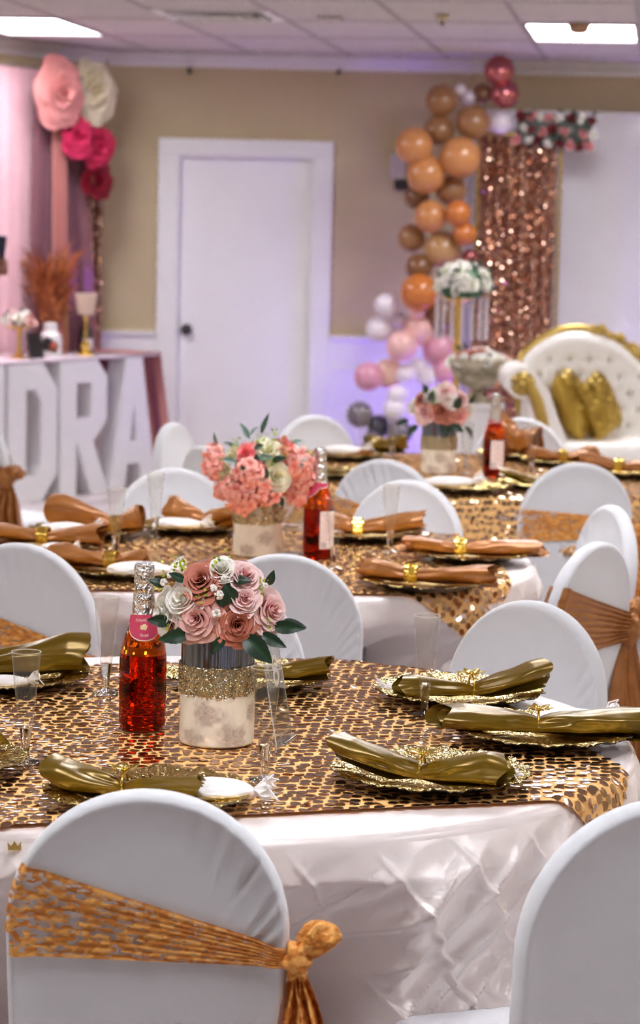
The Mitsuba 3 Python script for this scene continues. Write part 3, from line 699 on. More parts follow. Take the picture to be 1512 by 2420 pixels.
def bottle(name, label, x, y, rz, neck_label=True, body_label=None, detail=True):
    root = num(name); lab(root, label, 'bottle', None); M = xf(x, y, TZ, rz)
    lv = 0.133                                # wine fills to the shoulder
    p = np.array(fine(BP)); lo = p[p[:, 1] <= lv + 0.0]; rl = np.interp(lv, np.array(OUT)[:, 1], np.array(OUT)[:, 0])
    body = clean(lathe(np.vstack([lo[lo[:, 1] < lv], [[rl, lv]], [[0, lv]]]), 64))
    k = put(f'{root}__body', body, 'm_rose_wine', 35, M=M); lab(k, 'orange red sparkling drink in clear glass')
    up = np.vstack([[[0, lv + 0.0006]], [[rl, lv + 0.0006]], p[(p[:, 1] > lv + 0.001) & (p[:, 0] > 0.001)], [[0, 0.281]]])
    put(f'{root}__neck', clean(lathe(up, 48)), 'm_rose_neck', 35, M=M)
    # crumpled foil over neck and cap
    fp = [(0.0238, 0.191), (0.0212, 0.205), (0.0188, 0.228), (0.0171, 0.250), (0.0168, 0.2565), (0.0176, 0.258), (0.0178, 0.262), (0.0168, 0.264), (0.0178, 0.267), (0.0168, 0.270), (0.0178, 0.273), (0.0168, 0.276), (0.0178, 0.279), (0.0178, 0.284), (0.0165, 0.290), (0.013, 0.2925), (0, 0.293)]
    fp = fine(fp, 0.002)
    def wob(P, th):
        q = P * 1.0; n = meshkit.fbm(q * 170, 3, 2) - 0.5; rr = np.hypot(P[..., 0], P[..., 1]) + 1e-9
        k = 1 + np.where(rr > 0.004, n * 0.0022 / rr * (P[..., 2] < 0.255), 0); P = P.copy(); P[..., :2] *= k[..., None]; return P
    k = put(f'{root}__foil', lathe(fp, 64, wob), 'm_foil', True, M=M); lab(k, 'crumpled silver foil')
    pink, white = lin(196, 62, 96), lin(238, 226, 216)
    if neck_label:
        # pink shield collar with a white edge
        w = lambda d: (lambda u: 0.186 + d - 0.022 * max(0.0, 1 - (abs(u) / 0.42) ** 2.2) - 0.004 * math.cos(min(abs(u), 1) * PI))
        top = lambda d: (lambda u: 0.206 - d - 0.008 * abs(u) ** 2)
        put(f'{root}__collar_edge', patch(OUT, w(0), top(0), -PI * 0.98, PI * 0.98, 10, 90, 0.0010), 'm_matte', True, white, M)
        k = put(f'{root}__collar_label', patch(OUT, w(0.0022), top(0.0022), -PI * 0.97, PI * 0.97, 10, 90, 0.0016), 'm_matte', True, pink, M); lab(k, 'pink neck label reading Sparkling Rosé')
        if detail:
            for txt, hgt, z0 in (('Sparkling', 0.0050, 0.1930), ('Rosé', 0.0046, 0.1680)):
                tm = meshkit.text_mesh(txt, hgt, 0.0003); v = tm.vertices; v[:, 0] -= (v[:, 0].min() + v[:, 0].max()) / 2
                v[:, 0] += v[:, 1] * 0.28; v[:, 1] += z0; v[:, 2] += 0.0019; tm.vertices = v
                put(f'{root}__lettering', on_neck(tm, OUT, 0), 'm_matte', False, white, M)
            cl = []
            for q in range(13):
                a = q * 2.4; rr = 0.0016 * math.sqrt(q); s = trimesh.creation.icosphere(1, 0.0018); s.vertices[:, 2] *= 0.4
                s.apply_translation((rr * math.cos(a), 0.1835 + rr * math.sin(a) * 0.8, 0.0022)); cl.append(s)
            put(f'{root}__fruit_emblem', on_neck(cat(*cl), OUT, 0), 'm_matte', True, lin(232, 205, 160), M)
    if body_label is not None:
        k = put(f'{root}__body_label', patch(OUT, 0.028, 0.128, body_label - 0.62, body_label + 0.62, 6, 30, 0.0010), 'm_matte', True, lin(246, 232, 230), M); lab(k, 'white back label with fine print')
        ln = []
        for i in range(11):
            zz = 0.118 - i * 0.0065; w_ = 0.020 - 0.004 * ((i * 7) % 3)
            ln.append(patch(OUT, zz - 0.0012, zz, body_label - w_ / 0.041, body_label + w_ / 0.041, 2, 16, 0.0014))
        put(f'{root}__print', cat(*ln), 'm_matte', True, lin(196, 150, 160), M)
        bars = [patch(OUT, 0.032, 0.046, body_label - 0.5 + i * 0.035, body_label - 0.5 + i * 0.035 + 0.008 + 0.012 * (i % 3 == 0), 2, 4, 0.0014) for i in range(10)]
        put(f'{root}__barcode', cat(*bars), 'm_matte', True, lin(40, 38, 44), M)
    return root
BS = 0.2999 / 0.293
bottle('wine_bottle', 'sparkling rosé bottle with silver foil neck on the front table', -0.302, 4.244, 0.10)
bottle('wine_bottle', 'rosé bottle beside the coral bouquet on the middle table, label turned right', -0.003, 6.504, -1.30, True, 2.0, False)
bottle('wine_bottle', 'rosé bottle with white back label and barcode on the back table', 0.616, 8.773, 0.1 + PI, True, 0.12 - PI, False)

# ------------------------------------------------------------------ vases
def vase(name, label, x, y, sc=1.0, detail=True, rz=0.0):
    root = num(name); lab(root, label, 'vase'); M = xf(x, y, TZ, rz, sc)
    bp_ = np.array([(0.058, 0.0), (0.0625, 0.0012), (0.0638, 0.005), (0.0640, 0.02), (0.0640, 0.05), (0.0640, 0.090)]); tt = np.linspace(-PI, PI, 73)
    PB = np.stack([np.stack([r * np.sin(tt), -r * np.cos(tt), 0 * tt + z], -1) for r, z in bp_], 1); mb = mesh(tri(PB)); uvb = np.stack([np.repeat(tt[:, None], 6, 1), np.repeat(bp_[None, :, 1], 73, 0)], -1).reshape(-1, 2)
    k = num(f'{root}__base'); scene[k] = mikit.ply(moved(mb, M), 'm_vase', True, uv=uvb)
    lab(f'{root}__base', 'cream lower half with worn grey brown blotches')
    # fluted mirror glass upper part
    n = 192; th = np.linspace(0, 2 * PI, n, endpoint=False); rr = 0.0625 - 0.0014 * np.abs(np.cos(th * 14)) ** 3
    P = np.stack([np.c_[r * np.cos(th), r * np.sin(th), np.full(n, z)] for r, z in ((rr, 0.13), (rr, 0.18), (rr, 0.222), (rr - 0.002, 0.224), (rr - 0.004, 0.222), (rr - 0.004, 0.16))], 1)
    k = put(f'{root}__mirror_glass', mesh(tri(P, closed_u=True)), 'm_mercury', 30, M=M); lab(k, 'fluted mercury glass upper part')
    rs = np.random.default_rng(5)
    core = lathe([(0.0632, 0.086), (0.0652, 0.090), (0.0652, 0.133), (0.0628, 0.137)], 64)
    k = put(f'{root}__glitter_band', core, 'm_glitter', 40, M=M); lab(k, 'band of coarse gold glitter')
    nchip = 2600 if detail else 900
    a, z = rs.uniform(0, 2 * PI, nchip), rs.normal(0.1215, 0.5, nchip) * 0 + rs.uniform(0.0855, 0.1375, nchip)
    edge = (z < 0.089) | (z > 0.134); keep = ~edge | (rs.random(nchip) < 0.5); a, z = a[keep], z[keep]; m = len(a)
    N = np.c_[np.cos(a), np.sin(a), np.zeros(m)] + rs.normal(0, 0.42, (m, 3)); N /= np.linalg.norm(N, axis=1, keepdims=True)
    X = np.cross(N, rs.normal(0, 1, (m, 3))); X /= np.linalg.norm(X, axis=1, keepdims=True); Y = np.cross(N, X)
    F = np.tile(np.eye(4), (m, 1, 1)); s = rs.uniform(0.6, 1.5, m)[:, None] * (1.0 if detail else 1.5)
    F[:, :3, 0], F[:, :3, 1], F[:, :3, 2] = X * s, Y * s, N * s
    F[:, :3, 3] = np.c_[0.0655 * np.cos(a), 0.0655 * np.sin(a), z]
    k = put(f'{root}__glitter', scatter(disc(0.0019, 5, 0.0003), F), 'm_glitter', False, M=M); lab(k, None, kind='stuff')
    return root
vase('flower_vase', 'cream and mirror glass cylinder vase under the front dusty rose bouquet', -0.168, 4.15)
vase('flower_vase', 'cream and mirror glass cylinder vase under the coral bouquet', -0.166, 6.535, 1.0, False, 2.0)
vase('flower_vase', 'cream and mirror glass cylinder vase on the back table', 0.421, 8.834, 0.98, False, 0.3)

# ------------------------------------------------------------------ flowers
def petal(ri, w, h, th0, flare, curl, rs, nu=9, nv=8, wave=0.05):
    u, v = np.linspace(-1, 1, nu), np.linspace(0, 1, nv); U, V = np.meshgrid(u, v, indexing='ij')
    Ve = V * (1 - 0.16 * np.abs(U) ** 2.4)
    ang = th0 + w * U * (0.45 + 0.55 * np.sin(np.clip(Ve, 0, 1) * PI / 2) ** 0.8)
    rho = ri * (0.30 + 0.70 * np.sin(Ve * PI / 2) ** 0.8) + flare * Ve ** 2.4 + ri * 0.10 * U ** 2
    z = h * (Ve - 0.55 * curl * np.maximum(0, Ve - 0.72) ** 1.5 * 4)
    rho = rho + curl * h * 0.55 * np.maximum(0, Ve - 0.68) ** 1.4 * 4
    ph = rs.uniform(0, 6.28)
    z = z + wave * h * np.sin(U * 3.3 + ph) * V ** 2; rho = rho + wave * h * 0.9 * np.cos(U * 4.1 + ph) * V ** 3
    return np.stack([rho * np.cos(ang), rho * np.sin(ang), z], -1)

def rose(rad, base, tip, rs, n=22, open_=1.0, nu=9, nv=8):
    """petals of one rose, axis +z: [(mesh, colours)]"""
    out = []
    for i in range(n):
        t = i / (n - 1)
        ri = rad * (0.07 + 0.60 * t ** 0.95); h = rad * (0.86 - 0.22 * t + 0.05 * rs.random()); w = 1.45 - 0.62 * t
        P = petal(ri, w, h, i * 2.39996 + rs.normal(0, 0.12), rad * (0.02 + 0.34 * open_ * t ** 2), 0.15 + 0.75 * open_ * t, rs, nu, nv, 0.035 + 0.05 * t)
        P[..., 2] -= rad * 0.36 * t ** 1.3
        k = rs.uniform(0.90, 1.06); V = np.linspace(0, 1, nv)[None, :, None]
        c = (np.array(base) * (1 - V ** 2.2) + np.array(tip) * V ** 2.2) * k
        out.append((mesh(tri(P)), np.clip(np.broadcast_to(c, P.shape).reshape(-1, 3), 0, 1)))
    return out

def joined(ms):
    m = cat(*[a for a, _ in ms]); return m, np.vstack([b for _, b in ms])

def leaf_mesh(L, W, rs, c0, c1, bend=0.3, n=11, fold=0.25, serr=0.0):
    u, v = np.linspace(-1, 1, 7), np.linspace(0, 1, n); U, V = np.meshgrid(u, v, indexing='ij')
    w = W * np.sin(V ** 0.85 * PI) ** 0.85 * (1 - 0.25 * V)
    x = U * w / 2 * (1 + serr * ((np.arange(n) % 2) - 0.5)[None]) ; y = V * L; z = -bend * L * V ** 2 + fold * np.abs(U) * w / 2 + 0.02 * L * np.sin(V * 7 + rs.uniform(0, 6))
    m = mesh(tri(np.stack([x, y, z], -1))); k = rs.uniform(0.8, 1.15)
    vein = np.exp(-(U / 0.12) ** 2).reshape(-1, 1) * 0.35
    c = np.array(c0) * k * (1 - vein) + np.array(c1) * vein; return m, np.clip(c, 0, 1)

def look_dir(d, up, pos):
    """matrix: y to d, z roughly to up"""
    d = np.array(d, float); d /= np.linalg.norm(d); x = np.cross(d, up); x /= np.linalg.norm(x); z = np.cross(x, d)
    m = np.eye(4); m[:3, 0], m[:3, 1], m[:3, 2], m[:3, 3] = x, d, z, pos; return m

DUSTY, BROWN, PALE, WHITE = (lin(188, 116, 112), lin(240, 196, 190)), (lin(122, 48, 36), lin(196, 122, 102)), (lin(222, 162, 162), lin(250, 224, 222)), (lin(236, 234, 222), lin(250, 249, 244))
CORAL, CREAM, PINK = (lin(230, 112, 102), lin(255, 192, 180)), (lin(232, 232, 196), lin(250, 248, 226)), (lin(238, 110, 118), lin(250, 150, 152))
GREEN, GREEN2, LIME, EUCA = lin(16, 44, 26), lin(48, 92, 56), lin(168, 190, 40), lin(96, 128, 116)

def bouquet(name, label, C, Rb, roses, leaves, sprigs, balls, detail, seed):
    """roses: (dx, dz, radius, colours, openness); dx, dz in metres in the plane facing the camera, offsets from the bouquet's centre C"""
    root = num(name); lab(root, label, 'bouquet'); rs = np.random.default_rng(seed); C = np.array(C, float)
    core = trimesh.creation.icosphere(3, Rb * 0.62); core.vertices *= np.array([1, 1, 0.8])
    put(f'{root}__foliage_core', core, 'm_leaf', True, GREEN, xf(*C))
    def at(dx, dz, R_=Rb, back=False):
        r2 = dx * dx + dz * dz; y = -math.sqrt(max(R_ * R_ - r2, (0.25 * R_) ** 2)) * (-1 if back else 1)
        d = np.array([dx, y, dz]); return d
    for i, (dx, dz, r, col, op, *bk) in enumerate(roses):
        d = at(dx, dz, Rb, bool(bk)); dirn = d / np.linalg.norm(d) + np.array([0, 0, 0.15]); P = C + d - (dirn / np.linalg.norm(dirn)) * r * 0.5
        M = axis_to(dirn, rs.uniform(0, 6.28), P)
        ps = rose(r, col[0], col[1], rs, 24 if detail else 16, op, 9 if detail else 7, 8 if detail else 6)
        rk = num(f'{root}__rose')
        if detail and not bk:
            cup = trimesh.creation.icosphere(2, r * 0.3); cup.vertices[:, 2] *= 0.7
            scene[rk] = mikit.ply(moved(cup, M), 'm_petal', True, color=colors(cup, np.array(col[0]) * 0.8))
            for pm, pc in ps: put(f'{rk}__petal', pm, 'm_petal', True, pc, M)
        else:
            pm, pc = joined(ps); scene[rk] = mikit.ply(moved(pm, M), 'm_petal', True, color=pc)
    for (dx, dz, L, W, tx, tz, *c) in leaves:
        d = at(dx, dz, Rb * 0.92); dirn = np.array([tx, -0.28, tz], float)
        m, col = leaf_mesh(L, W, rs, c[0] if c else GREEN, c[1] if len(c) > 1 else GREEN2, 0.16, 15, 0.22, 0.06)
        put(f'{root}__leaf', m, 'm_leaf', True, col, look_dir(dirn, d / np.linalg.norm(d) + np.array([0, -0.3, 0.4]), C + d * 1.06))
    for (dx, dz, s) in sprigs:
        d = at(dx, dz, Rb * 0.98); pts = []
        ms = []
        for q in range(20):
            p = rs.normal(0, 1, 3) * np.array([0.26, 0.2, 0.42]) * s; m, col = leaf_mesh(s * 0.30, s * 0.18, rs, LIME if q % 3 else lin(120, 160, 40), LIME, 0.2, 6)
            m.apply_transform(look_dir(rs.normal(0, 1, 3) + np.array([0, -0.4, 0.8]), [0.1, -1, 0.3], p)); ms.append((m, col))
        m, col = joined(ms); put(f'{root}__sprig', m, 'm_leaf', True, col, xf(*(C + d)))
    for (dx, dz, s) in balls:
        d = at(dx, dz, Rb * 1.07); ms = []
        for q in range(22):
            b = trimesh.creation.icosphere(1, s * 0.20); b.apply_translation(axis_to(rs.normal(0, 1, 3))[:3, 2] * s * 0.42); ms.append((b, np.tile(WHITE[1], (len(b.vertices), 1))))
        m, col = joined(ms); put(f'{root}__baby_breath', m, 'm_petal', True, col, xf(*(C + d)))
    return root

S1 = 1 / 1378.0
def q1(px, py): return ((px - 522) * S1, -(py - 1442) * S1)
ro = [(474, 1364, 52, BROWN, 1.0), (560, 1467, 52, BROWN, 1.0), (464, 1454, 56, DUSTY, 1.2), (577, 1404, 44, PALE, 0.7), (642, 1437, 50, PALE, 0.9), (430, 1412, 60, WHITE, 0.6), (382, 1452, 58, WHITE, 0.9),
      (576, 1352, 46, PALE, 0.7), (520, 1340, 44, WHITE, 0.6), (400, 1480, 22, BROWN, 0.8)]
back1 = [(450, 1400, 50, PALE, 0.8), (560, 1400, 50, DUSTY, 0.8), (510, 1460, 50, BROWN, 0.9), (610, 1455, 46, WHITE, 0.8)]
bouquet('rose_bouquet', 'bouquet of dusty pink, brown and white roses on the front vase', (-0.160, 4.165, TZ + 0.236), 0.118,
        [(*q1(a, b), r * S1, c, o) for a, b, r, c, o in ro] + [(*q1(a, b), r * S1, c, o, 1) for a, b, r, c, o in back1],
        [(*q1(570, 1490), 0.066, 0.040, 0.75, -0.62), (*q1(630, 1475), 0.058, 0.026, 1.0, 0.02), (*q1(455, 1490), 0.055, 0.028, -1.0, -0.18), (*q1(548, 1418), 0.036, 0.030, -0.35, 0.9), (*q1(520, 1425), 0.034, 0.026, 0.2, 0.9),
         (*q1(408, 1440), 0.034, 0.024, 0.5, 0.7), (*q1(410, 1470), 0.04, 0.024, -0.9, 0.1), (*q1(545, 1372), 0.032, 0.02, 1.0, 0.15), (*q1(530, 1490), 0.04, 0.02, -0.5, -0.7), (*q1(618, 1385), 0.03, 0.018, 0.4, 0.8), (*q1(440, 1378), 0.03, 0.018, -0.8, 0.5), (*q1(605, 1490), 0.05, 0.024, 0.9, -0.35),
         (*q1(395, 1395), 0.03, 0.02, -0.9, 0.4), (*q1(650, 1468), 0.045, 0.02, 0.95, -0.1)],
        [(*q1(422, 1345), 0.026), (*q1(372, 1394), 0.022), (*q1(398, 1474), 0.026), (*q1(482, 1402), 0.024), (*q1(516, 1336), 0.026), (*q1(612, 1385), 0.020), (*q1(624, 1472), 0.024)],
        [(*q1(402, 1362), 0.012), (*q1(386, 1382), 0.012), (*q1(503, 1382), 0.012), (*q1(517, 1396), 0.014), (*q1(512, 1438), 0.014), (*q1(528, 1358), 0.011), (*q1(620, 1378), 0.010)], True, 77)

# coral bouquet with hydrangea, on the middle table
def floret_cluster(rs, rad, n, fr=0.020):
    out = []
    for i in range(n):
        d = rs.normal(0, 1, 3); d /= np.linalg.norm(d); M = axis_to(d + np.array([0, -0.3, 0]), rs.uniform(0, 6), d * rad * rs.uniform(0.75, 1.0)); k = rs.uniform(0.85, 1.1)
        for q in range(4):
            u, v = np.linspace(-1, 1, 5), np.linspace(0, 1, 5); U, V = np.meshgrid(u, v, indexing='ij'); a = q * PI / 2 + U * 0.72 * (0.5 + 0.5 * np.sin(V * PI)); r = V * fr * (1 - 0.15 * U ** 2)
            P = np.stack([r * np.cos(a), r * np.sin(a), 0.30 * fr * np.sin(V * 2.4) + 0.06 * fr * rs.normal()], -1)
            c = np.clip((np.array(CORAL[0]) * (1 - V[..., None]) + np.array(CORAL[1]) * V[..., None]) * k, 0, 1)
            out.append((moved(mesh(tri(P)), M), c.reshape(-1, 3)))
    return joined(out)
S2 = 1 / 887.0
def q2(px, py): return ((px - 617) * S2, -(py - 1110) * S2)
C2 = (-0.156, 6.535, TZ + 0.232)
k2 = bouquet('rose_bouquet', 'coral hydrangea bouquet with cream roses and eucalyptus on the middle table', C2, 0.118,
        [(*q2(578, 1063), 28 * S2, PINK, 0.8), (*q2(635, 1053), 34 * S2, CREAM, 0.7), (*q2(657, 1120), 38 * S2, CREAM, 0.8), (*q2(526, 1122), 34 * S2, CREAM, 0.7), (*q2(545, 1072), 26 * S2, CREAM, 0.6), (*q2(600, 1100), 36 * S2, CORAL, 0.8, 1), (*q2(650, 1100), 36 * S2, CREAM, 0.8, 1)],
        [(*q2(520, 1058), 0.036, 0.022, -0.5, 0.9, EUCA, EUCA), (*q2(590, 1040), 0.05, 0.018, -0.5, 0.9, EUCA, EUCA), (*q2(615, 1030), 0.062, 0.018, 0.25, 1.0, lin(60, 96, 76), EUCA), (*q2(590, 1032), 0.032, 0.016, 0.6, 0.8, EUCA, EUCA), (*q2(560, 1090), 0.04, 0.02, -0.8, 0.2, EUCA, EUCA),
         (*q2(610, 1078), 0.04, 0.022, 0.9, 0.1, EUCA, EUCA), (*q2(575, 1100), 0.03, 0.022, -0.4, -0.5, lin(80, 100, 96), EUCA), (*q2(640, 1085), 0.04, 0.022, 0.8, 0.3), (*q2(622, 1100), 0.03, 0.02, 0.3, -0.6), (*q2(680, 1050), 0.034, 0.018, 0.9, 0.4, EUCA, EUCA), (*q2(695, 1095), 0.03, 0.02, 0.8, -0.2), (*q2(555, 1058), 0.03, 0.016, -0.8, 0.4), (*q2(655, 1165), 0.03, 0.02, 0.5, -0.8), (*q2(600, 1060), 0.03, 0.02, 0.5, 0.3)],
        [(*q2(516, 1082), 0.026), (*q2(560, 1050), 0.028), (*q2(610, 1040), 0.030), (*q2(645, 1030), 0.028), (*q2(668, 1062), 0.028), (*q2(690, 1075), 0.026), (*q2(640, 1090), 0.026), (*q2(540, 1090), 0.022), (*q2(725, 1100), 0.020)], [], False, 78)
rs2 = np.random.default_rng(99)
for (px, py, r, n) in [(590, 1115, 34, 26), (560, 1160, 36, 30), (600, 1165, 36, 30), (575, 1185, 26, 16), (635, 1160, 24, 14), (700, 1090, 34, 24), (710, 1130, 32, 24), (700, 1165, 28, 18), (505, 1110, 26, 16), (505, 1080, 20, 10), (530, 1160, 20, 12), (665, 1050, 16, 8), (618, 1130, 28, 16)]:
    dx, dz = q2(px, py); y = -math.sqrt(max(0.112 ** 2 - dx * dx - dz * dz, 0.03 ** 2)); m, c = floret_cluster(rs2, r * S2, int(n * 0.8), 0.0225)
    put(f'{k2}__hydrangea', m, 'm_petal', True, c, xf(C2[0] + dx, C2[1] + y, C2[2] + dz))

S3 = 1 / 655.0
def q3(px, py): return ((px - 1037) * S3, -(py - 952) * S3)
bouquet('rose_bouquet', 'round bouquet of pink, brown and white roses on the back table', (0.425, 8.834, TZ + 0.243), 0.118,
        [(*q3(990, 965), 30 * S3, PALE, 0.8), (*q3(1036, 960), 30 * S3, BROWN, 1.0), (*q3(1084, 970), 28 * S3, (lin(236, 160, 152), lin(250, 206, 200)), 0.9), (*q3(1052, 930), 26 * S3, WHITE, 0.7), (*q3(1045, 914), 28 * S3, PALE, 0.8), (*q3(1010, 922), 24 * S3, WHITE, 0.7), (*q3(985, 935), 20 * S3, BROWN, 0.8),
         (*q3(1104, 958), 28 * S3, WHITE, 0.8), (*q3(966, 955), 22 * S3, WHITE, 0.7), (*q3(1085, 930), 22 * S3, PALE, 0.7), (*q3(1010, 950), 36 * S3, PALE, 0.8, 1), (*q3(1060, 950), 36 * S3, WHITE, 0.8, 1)],
        [(*q3(985, 995), 0.06, 0.034, -0.7, -0.7), (*q3(1090, 995), 0.055, 0.03, 0.6, -0.8), (*q3(1010, 945), 0.05, 0.03, 0.1, 1), (*q3(1065, 955), 0.05, 0.034, 0.3, 0.8), (*q3(1040, 990), 0.05, 0.03, 0.2, -0.9), (*q3(1095, 945), 0.04, 0.024, 0.6, 0.8), (*q3(965, 985), 0.05, 0.03, -0.9, -0.3), (*q3(1060, 990), 0.05, 0.03, 0.8, -0.5), (*q3(1004, 925), 0.04, 0.024, -0.4, 0.9), (*q3(1060, 985), 0.04, 0.03, -0.3, -0.9)],
        [(*q3(1018, 938), 0.026), (*q3(1035, 905), 0.022), (*q3(965, 965), 0.022), (*q3(1100, 930), 0.018)], [], False, 79)

# ------------------------------------------------------------------ acrylic table numbers
def sign(label, x, y, rz, lean, txt, tilt=0.0):
    root = num('table_number'); lab(root, label, 'table sign'); M = xf(x, y, TZ, 0, 1, 0, tilt) @ xf(rz=rz) @ xf(rx=-lean)
    put(f'{root}__panel', cbox(-0.05, 0.05, -0.0016, 0.0016, 0.0, 0.185, 0.001), 'm_clear', 30, M=M)
    for s_ in (-1, 1): put(f'{root}__polished_edge', tube([(s_ * 0.05, 0, 0.0), (s_ * 0.05, 0, 0.185)], 0.0011, 8), 'm_gloss', True, (0.85, 0.86, 0.88), M)
    tm = meshkit.text_mesh(txt, 0.05, 0.0006, True); tm.apply_translation((-tm.bounds[1][0] / 2, 0.10, 0.0018)); tm.apply_transform(xf(rx=PI / 2)); put(f'{root}__number', tm, 'm_matte', False, lin(240, 240, 240), M)
    put(f'{root}__foot', cbox(-0.04, 0.04, -0.012, 0.012, 0.0, 0.006, 0.002), 'm_acrylic', 30, M=xf(x, y, TZ, rz))
    return root
sign('clear acrylic table sign leaning beside the front vase, seen almost edge-on', -0.052, 4.16, math.radians(76), 0.0, '8', -0.17)
sign('clear acrylic table sign with a pale number between coral bouquet and rosé bottle', -0.085, 6.56, math.radians(20), 0.06, '9')

# ------------------------------------------------------------------ champagne flutes
def flute_kit():
    K = Kit()
    K.add('foot', clean(lathe([(0, 0.0), (0.0245, 0.0), (0.0252, 0.0012), (0.0235, 0.0028), (0.013, 0.0052), (0.0072, 0.0085), (0, 0.0085)], 40)), 'm_plastic', 40)
    K.add('stem', clean(lathe(fine([(0, 0.0088), (0.0072, 0.0088), (0.0062, 0.016), (0.0078, 0.035), (0.0103, 0.0575), (0, 0.0575)], 0.006), 32)), 'm_plastic', 40)
    K.add('bowl', lathe([(0.0105, 0.058), (0.0150, 0.092), (0.0195, 0.135), (0.0240, 0.182)], 48), 'm_clear', True)
    t = np.linspace(0, 2 * PI, 48, endpoint=False); rr = np.stack([np.stack([(0.0240 + 0.0007 * np.cos(a)) * np.cos(t), (0.0240 + 0.0007 * np.cos(a)) * np.sin(t), 0.1826 + 0.0009 * np.sin(a) + 0 * t], -1) for a in np.linspace(0, 2 * PI, 6, endpoint=False)], 1)
    K.add('rim', clean(mesh(tri(rr, True, True))), 'm_rim', True)
    return K
FK = flute_kit()
for x, y, l in [(-0.471, 3.955, 'clear champagne flute at the left edge of the front table'), (-0.393, 4.553, 'clear champagne flute left of the rosé bottle on the front table'), (-0.079, 3.862, 'clear champagne flute in front of the front vase'), (0.198, 4.42, 'clear champagne flute right on the front table, by the gold plates'),
                (-0.532, 6.416, 'champagne flute at the left on the middle table, nearer one of two'), (-0.458, 6.83, 'champagne flute at the left on the middle table, farther one of two'), (0.038, 6.293, 'champagne flute in front of the rosé bottle on the middle table'), (0.191, 6.646, 'champagne flute at the right on the middle table before a white chair'),
                (0.158, 9.282, 'champagne flute on the back table, left one by the dark balloons'), (0.264, 9.20, 'champagne flute on the back table, left of the round bouquet'), (0.518, 8.80, 'champagne flute on the back table between vase and rosé bottle'), (0.745, 8.713, 'champagne flute on the back table, right of the rosé bottle')]:
    FK.place('champagne_flute', l, 'champagne flute', xf(x, y, TZ), 'clear champagne flutes')

# ------------------------------------------------------------------ place settings
def charger_mesh():
    n = 320; th = np.linspace(0, 2 * PI, n, endpoint=False)
    prof = [(0.0, 0.004), (0.05, 0.004), (0.098, 0.0045), (0.106, 0.0075), (0.114, 0.0125), (0.13, 0.0145), (0.148, 0.0165), (0.158, 0.0180), (0.1595, 0.0185), (0.158, 0.0165), (0.146, 0.0142), (0.118, 0.0105), (0.104, 0.002), (0.098, 0.0), (0.0, 0.0)]
    P = []
    for r, z in prof:
        w = np.clip((r - 0.105) / 0.05, 0, 1)
        sc = 1 + w * (0.018 * np.cos(th * 15 + 0.6 * np.sin(th * 4)) + 0.008 * np.cos(th * 31))
        w2 = np.clip((r - 0.03) / 0.06, 0, 1) * (1 if z > 0.0035 or r > 0.15 else 0)
        zz = z * (1.0 if r < 0.1 else 1.12) + w * 0.0022 * np.cos(th * 15 + 0.8) + w2 * 0.0010 * (np.cos(th * 53 + 3 * np.sin(th * 5 + r * 60)) + 0.6 * np.cos(th * 91 + r * 300))
        P.append(np.c_[r * sc * np.cos(th), r * sc * np.sin(th), zz])
    P = np.stack(P, 1)
    up, lo = mesh(tri(P[:, :9], closed_u=True)), mesh(tri(P[:, 8:], closed_u=True)); up.invert(); lo.invert(); return up, lo
CH_UP, CH_LO = charger_mesh(); CHARGER, CHARGER_BACK = mikit.ply(CH_UP, 'm_charger', True), mikit.ply(CH_LO, 'm_dark_back', True)

def napkin_mesh(L, seed, r_end=0.034, pinch=0.015, skew=0.0, flat=0.72, tipl=0.0, tipr=0.0, liftl=0.0, liftr=0.0, n=80, m=110):
    """a satin napkin rolled up and drawn through a ring: spiral cross-sections gathered at the ring, the free edge lying in front"""
    rs = np.random.default_rng(seed); s = np.linspace(-1, 1, n); q = np.linspace(0, 1, m); S, Q = np.meshgrid(s, q, indexing='ij')
    g = np.clip(np.where(S < skew, (skew - S) / (1 + skew), (S - skew) / (1 - skew)), 0, 1)
    e0 = -PI * 0.62 + rs.uniform(-0.35, 0.35)                     # angle of the free edge: front, a little above the plate
    turns = 1.7; ph = e0 + (1 - Q) * 2 * PI * turns + 0.5 * np.sin(S * 2.2 + seed) * np.minimum(1, g * 2)
    ends = np.where(S < skew, 0.85 + 0.3 * rs.random(), 0.85 + 0.3 * rs.random())
    env = pinch + (r_end * ends - pinch) * np.minimum(1, g * 1.25) ** 0.72
    rad = env * (0.30 + 0.62 * Q ** 0.75) + env * 0.22 * np.clip((Q - 0.82) / 0.18, 0, 1) ** 2 * np.minimum(1, g * 3)
    w = np.minimum(1, g * 2.6)
    a = meshkit.fbm(np.stack([S * 1.3 + seed, np.cos(ph) * 0.75, np.sin(ph) * 0.75], -1), 2, seed) - 0.5
    # gathers running out of the ring
    gat = np.cos(ph * 5 + seed) * np.exp(-((g - 0.16) / 0.16) ** 2) * 0.16 + np.cos(ph * 2 + S * 1.5 + seed * 1.3) * 0.10 * w
    rad = rad * (1 + 1.25 * a * w + gat)
    corner = np.exp(-((Q - 0.90) / 0.16) ** 2) + 0.5 * np.exp(-((Q - 0.35) / 0.12) ** 2)
    tip = np.where(S < skew, tipl, tipr) * corner - 0.06 * np.cos(ph * 2 + seed)
    x = S * L / 2 * (1 + tip * g ** 2.5)
    y = rad * np.cos(ph) * 1.2; z = rad * np.sin(ph) * flat
    z = z + env * flat * 0.95 + np.where(S < skew, liftl, liftr) * g ** 1.6 - 0.012 * corner * g ** 3 * (np.where(S < skew, tipl, tipr) > 0.1)
    z = np.maximum(z, 0.002 + 0.0015 * np.cos(S * 9 + Q * 7))
    return mesh(tri(np.stack([x, y, z], -1)))

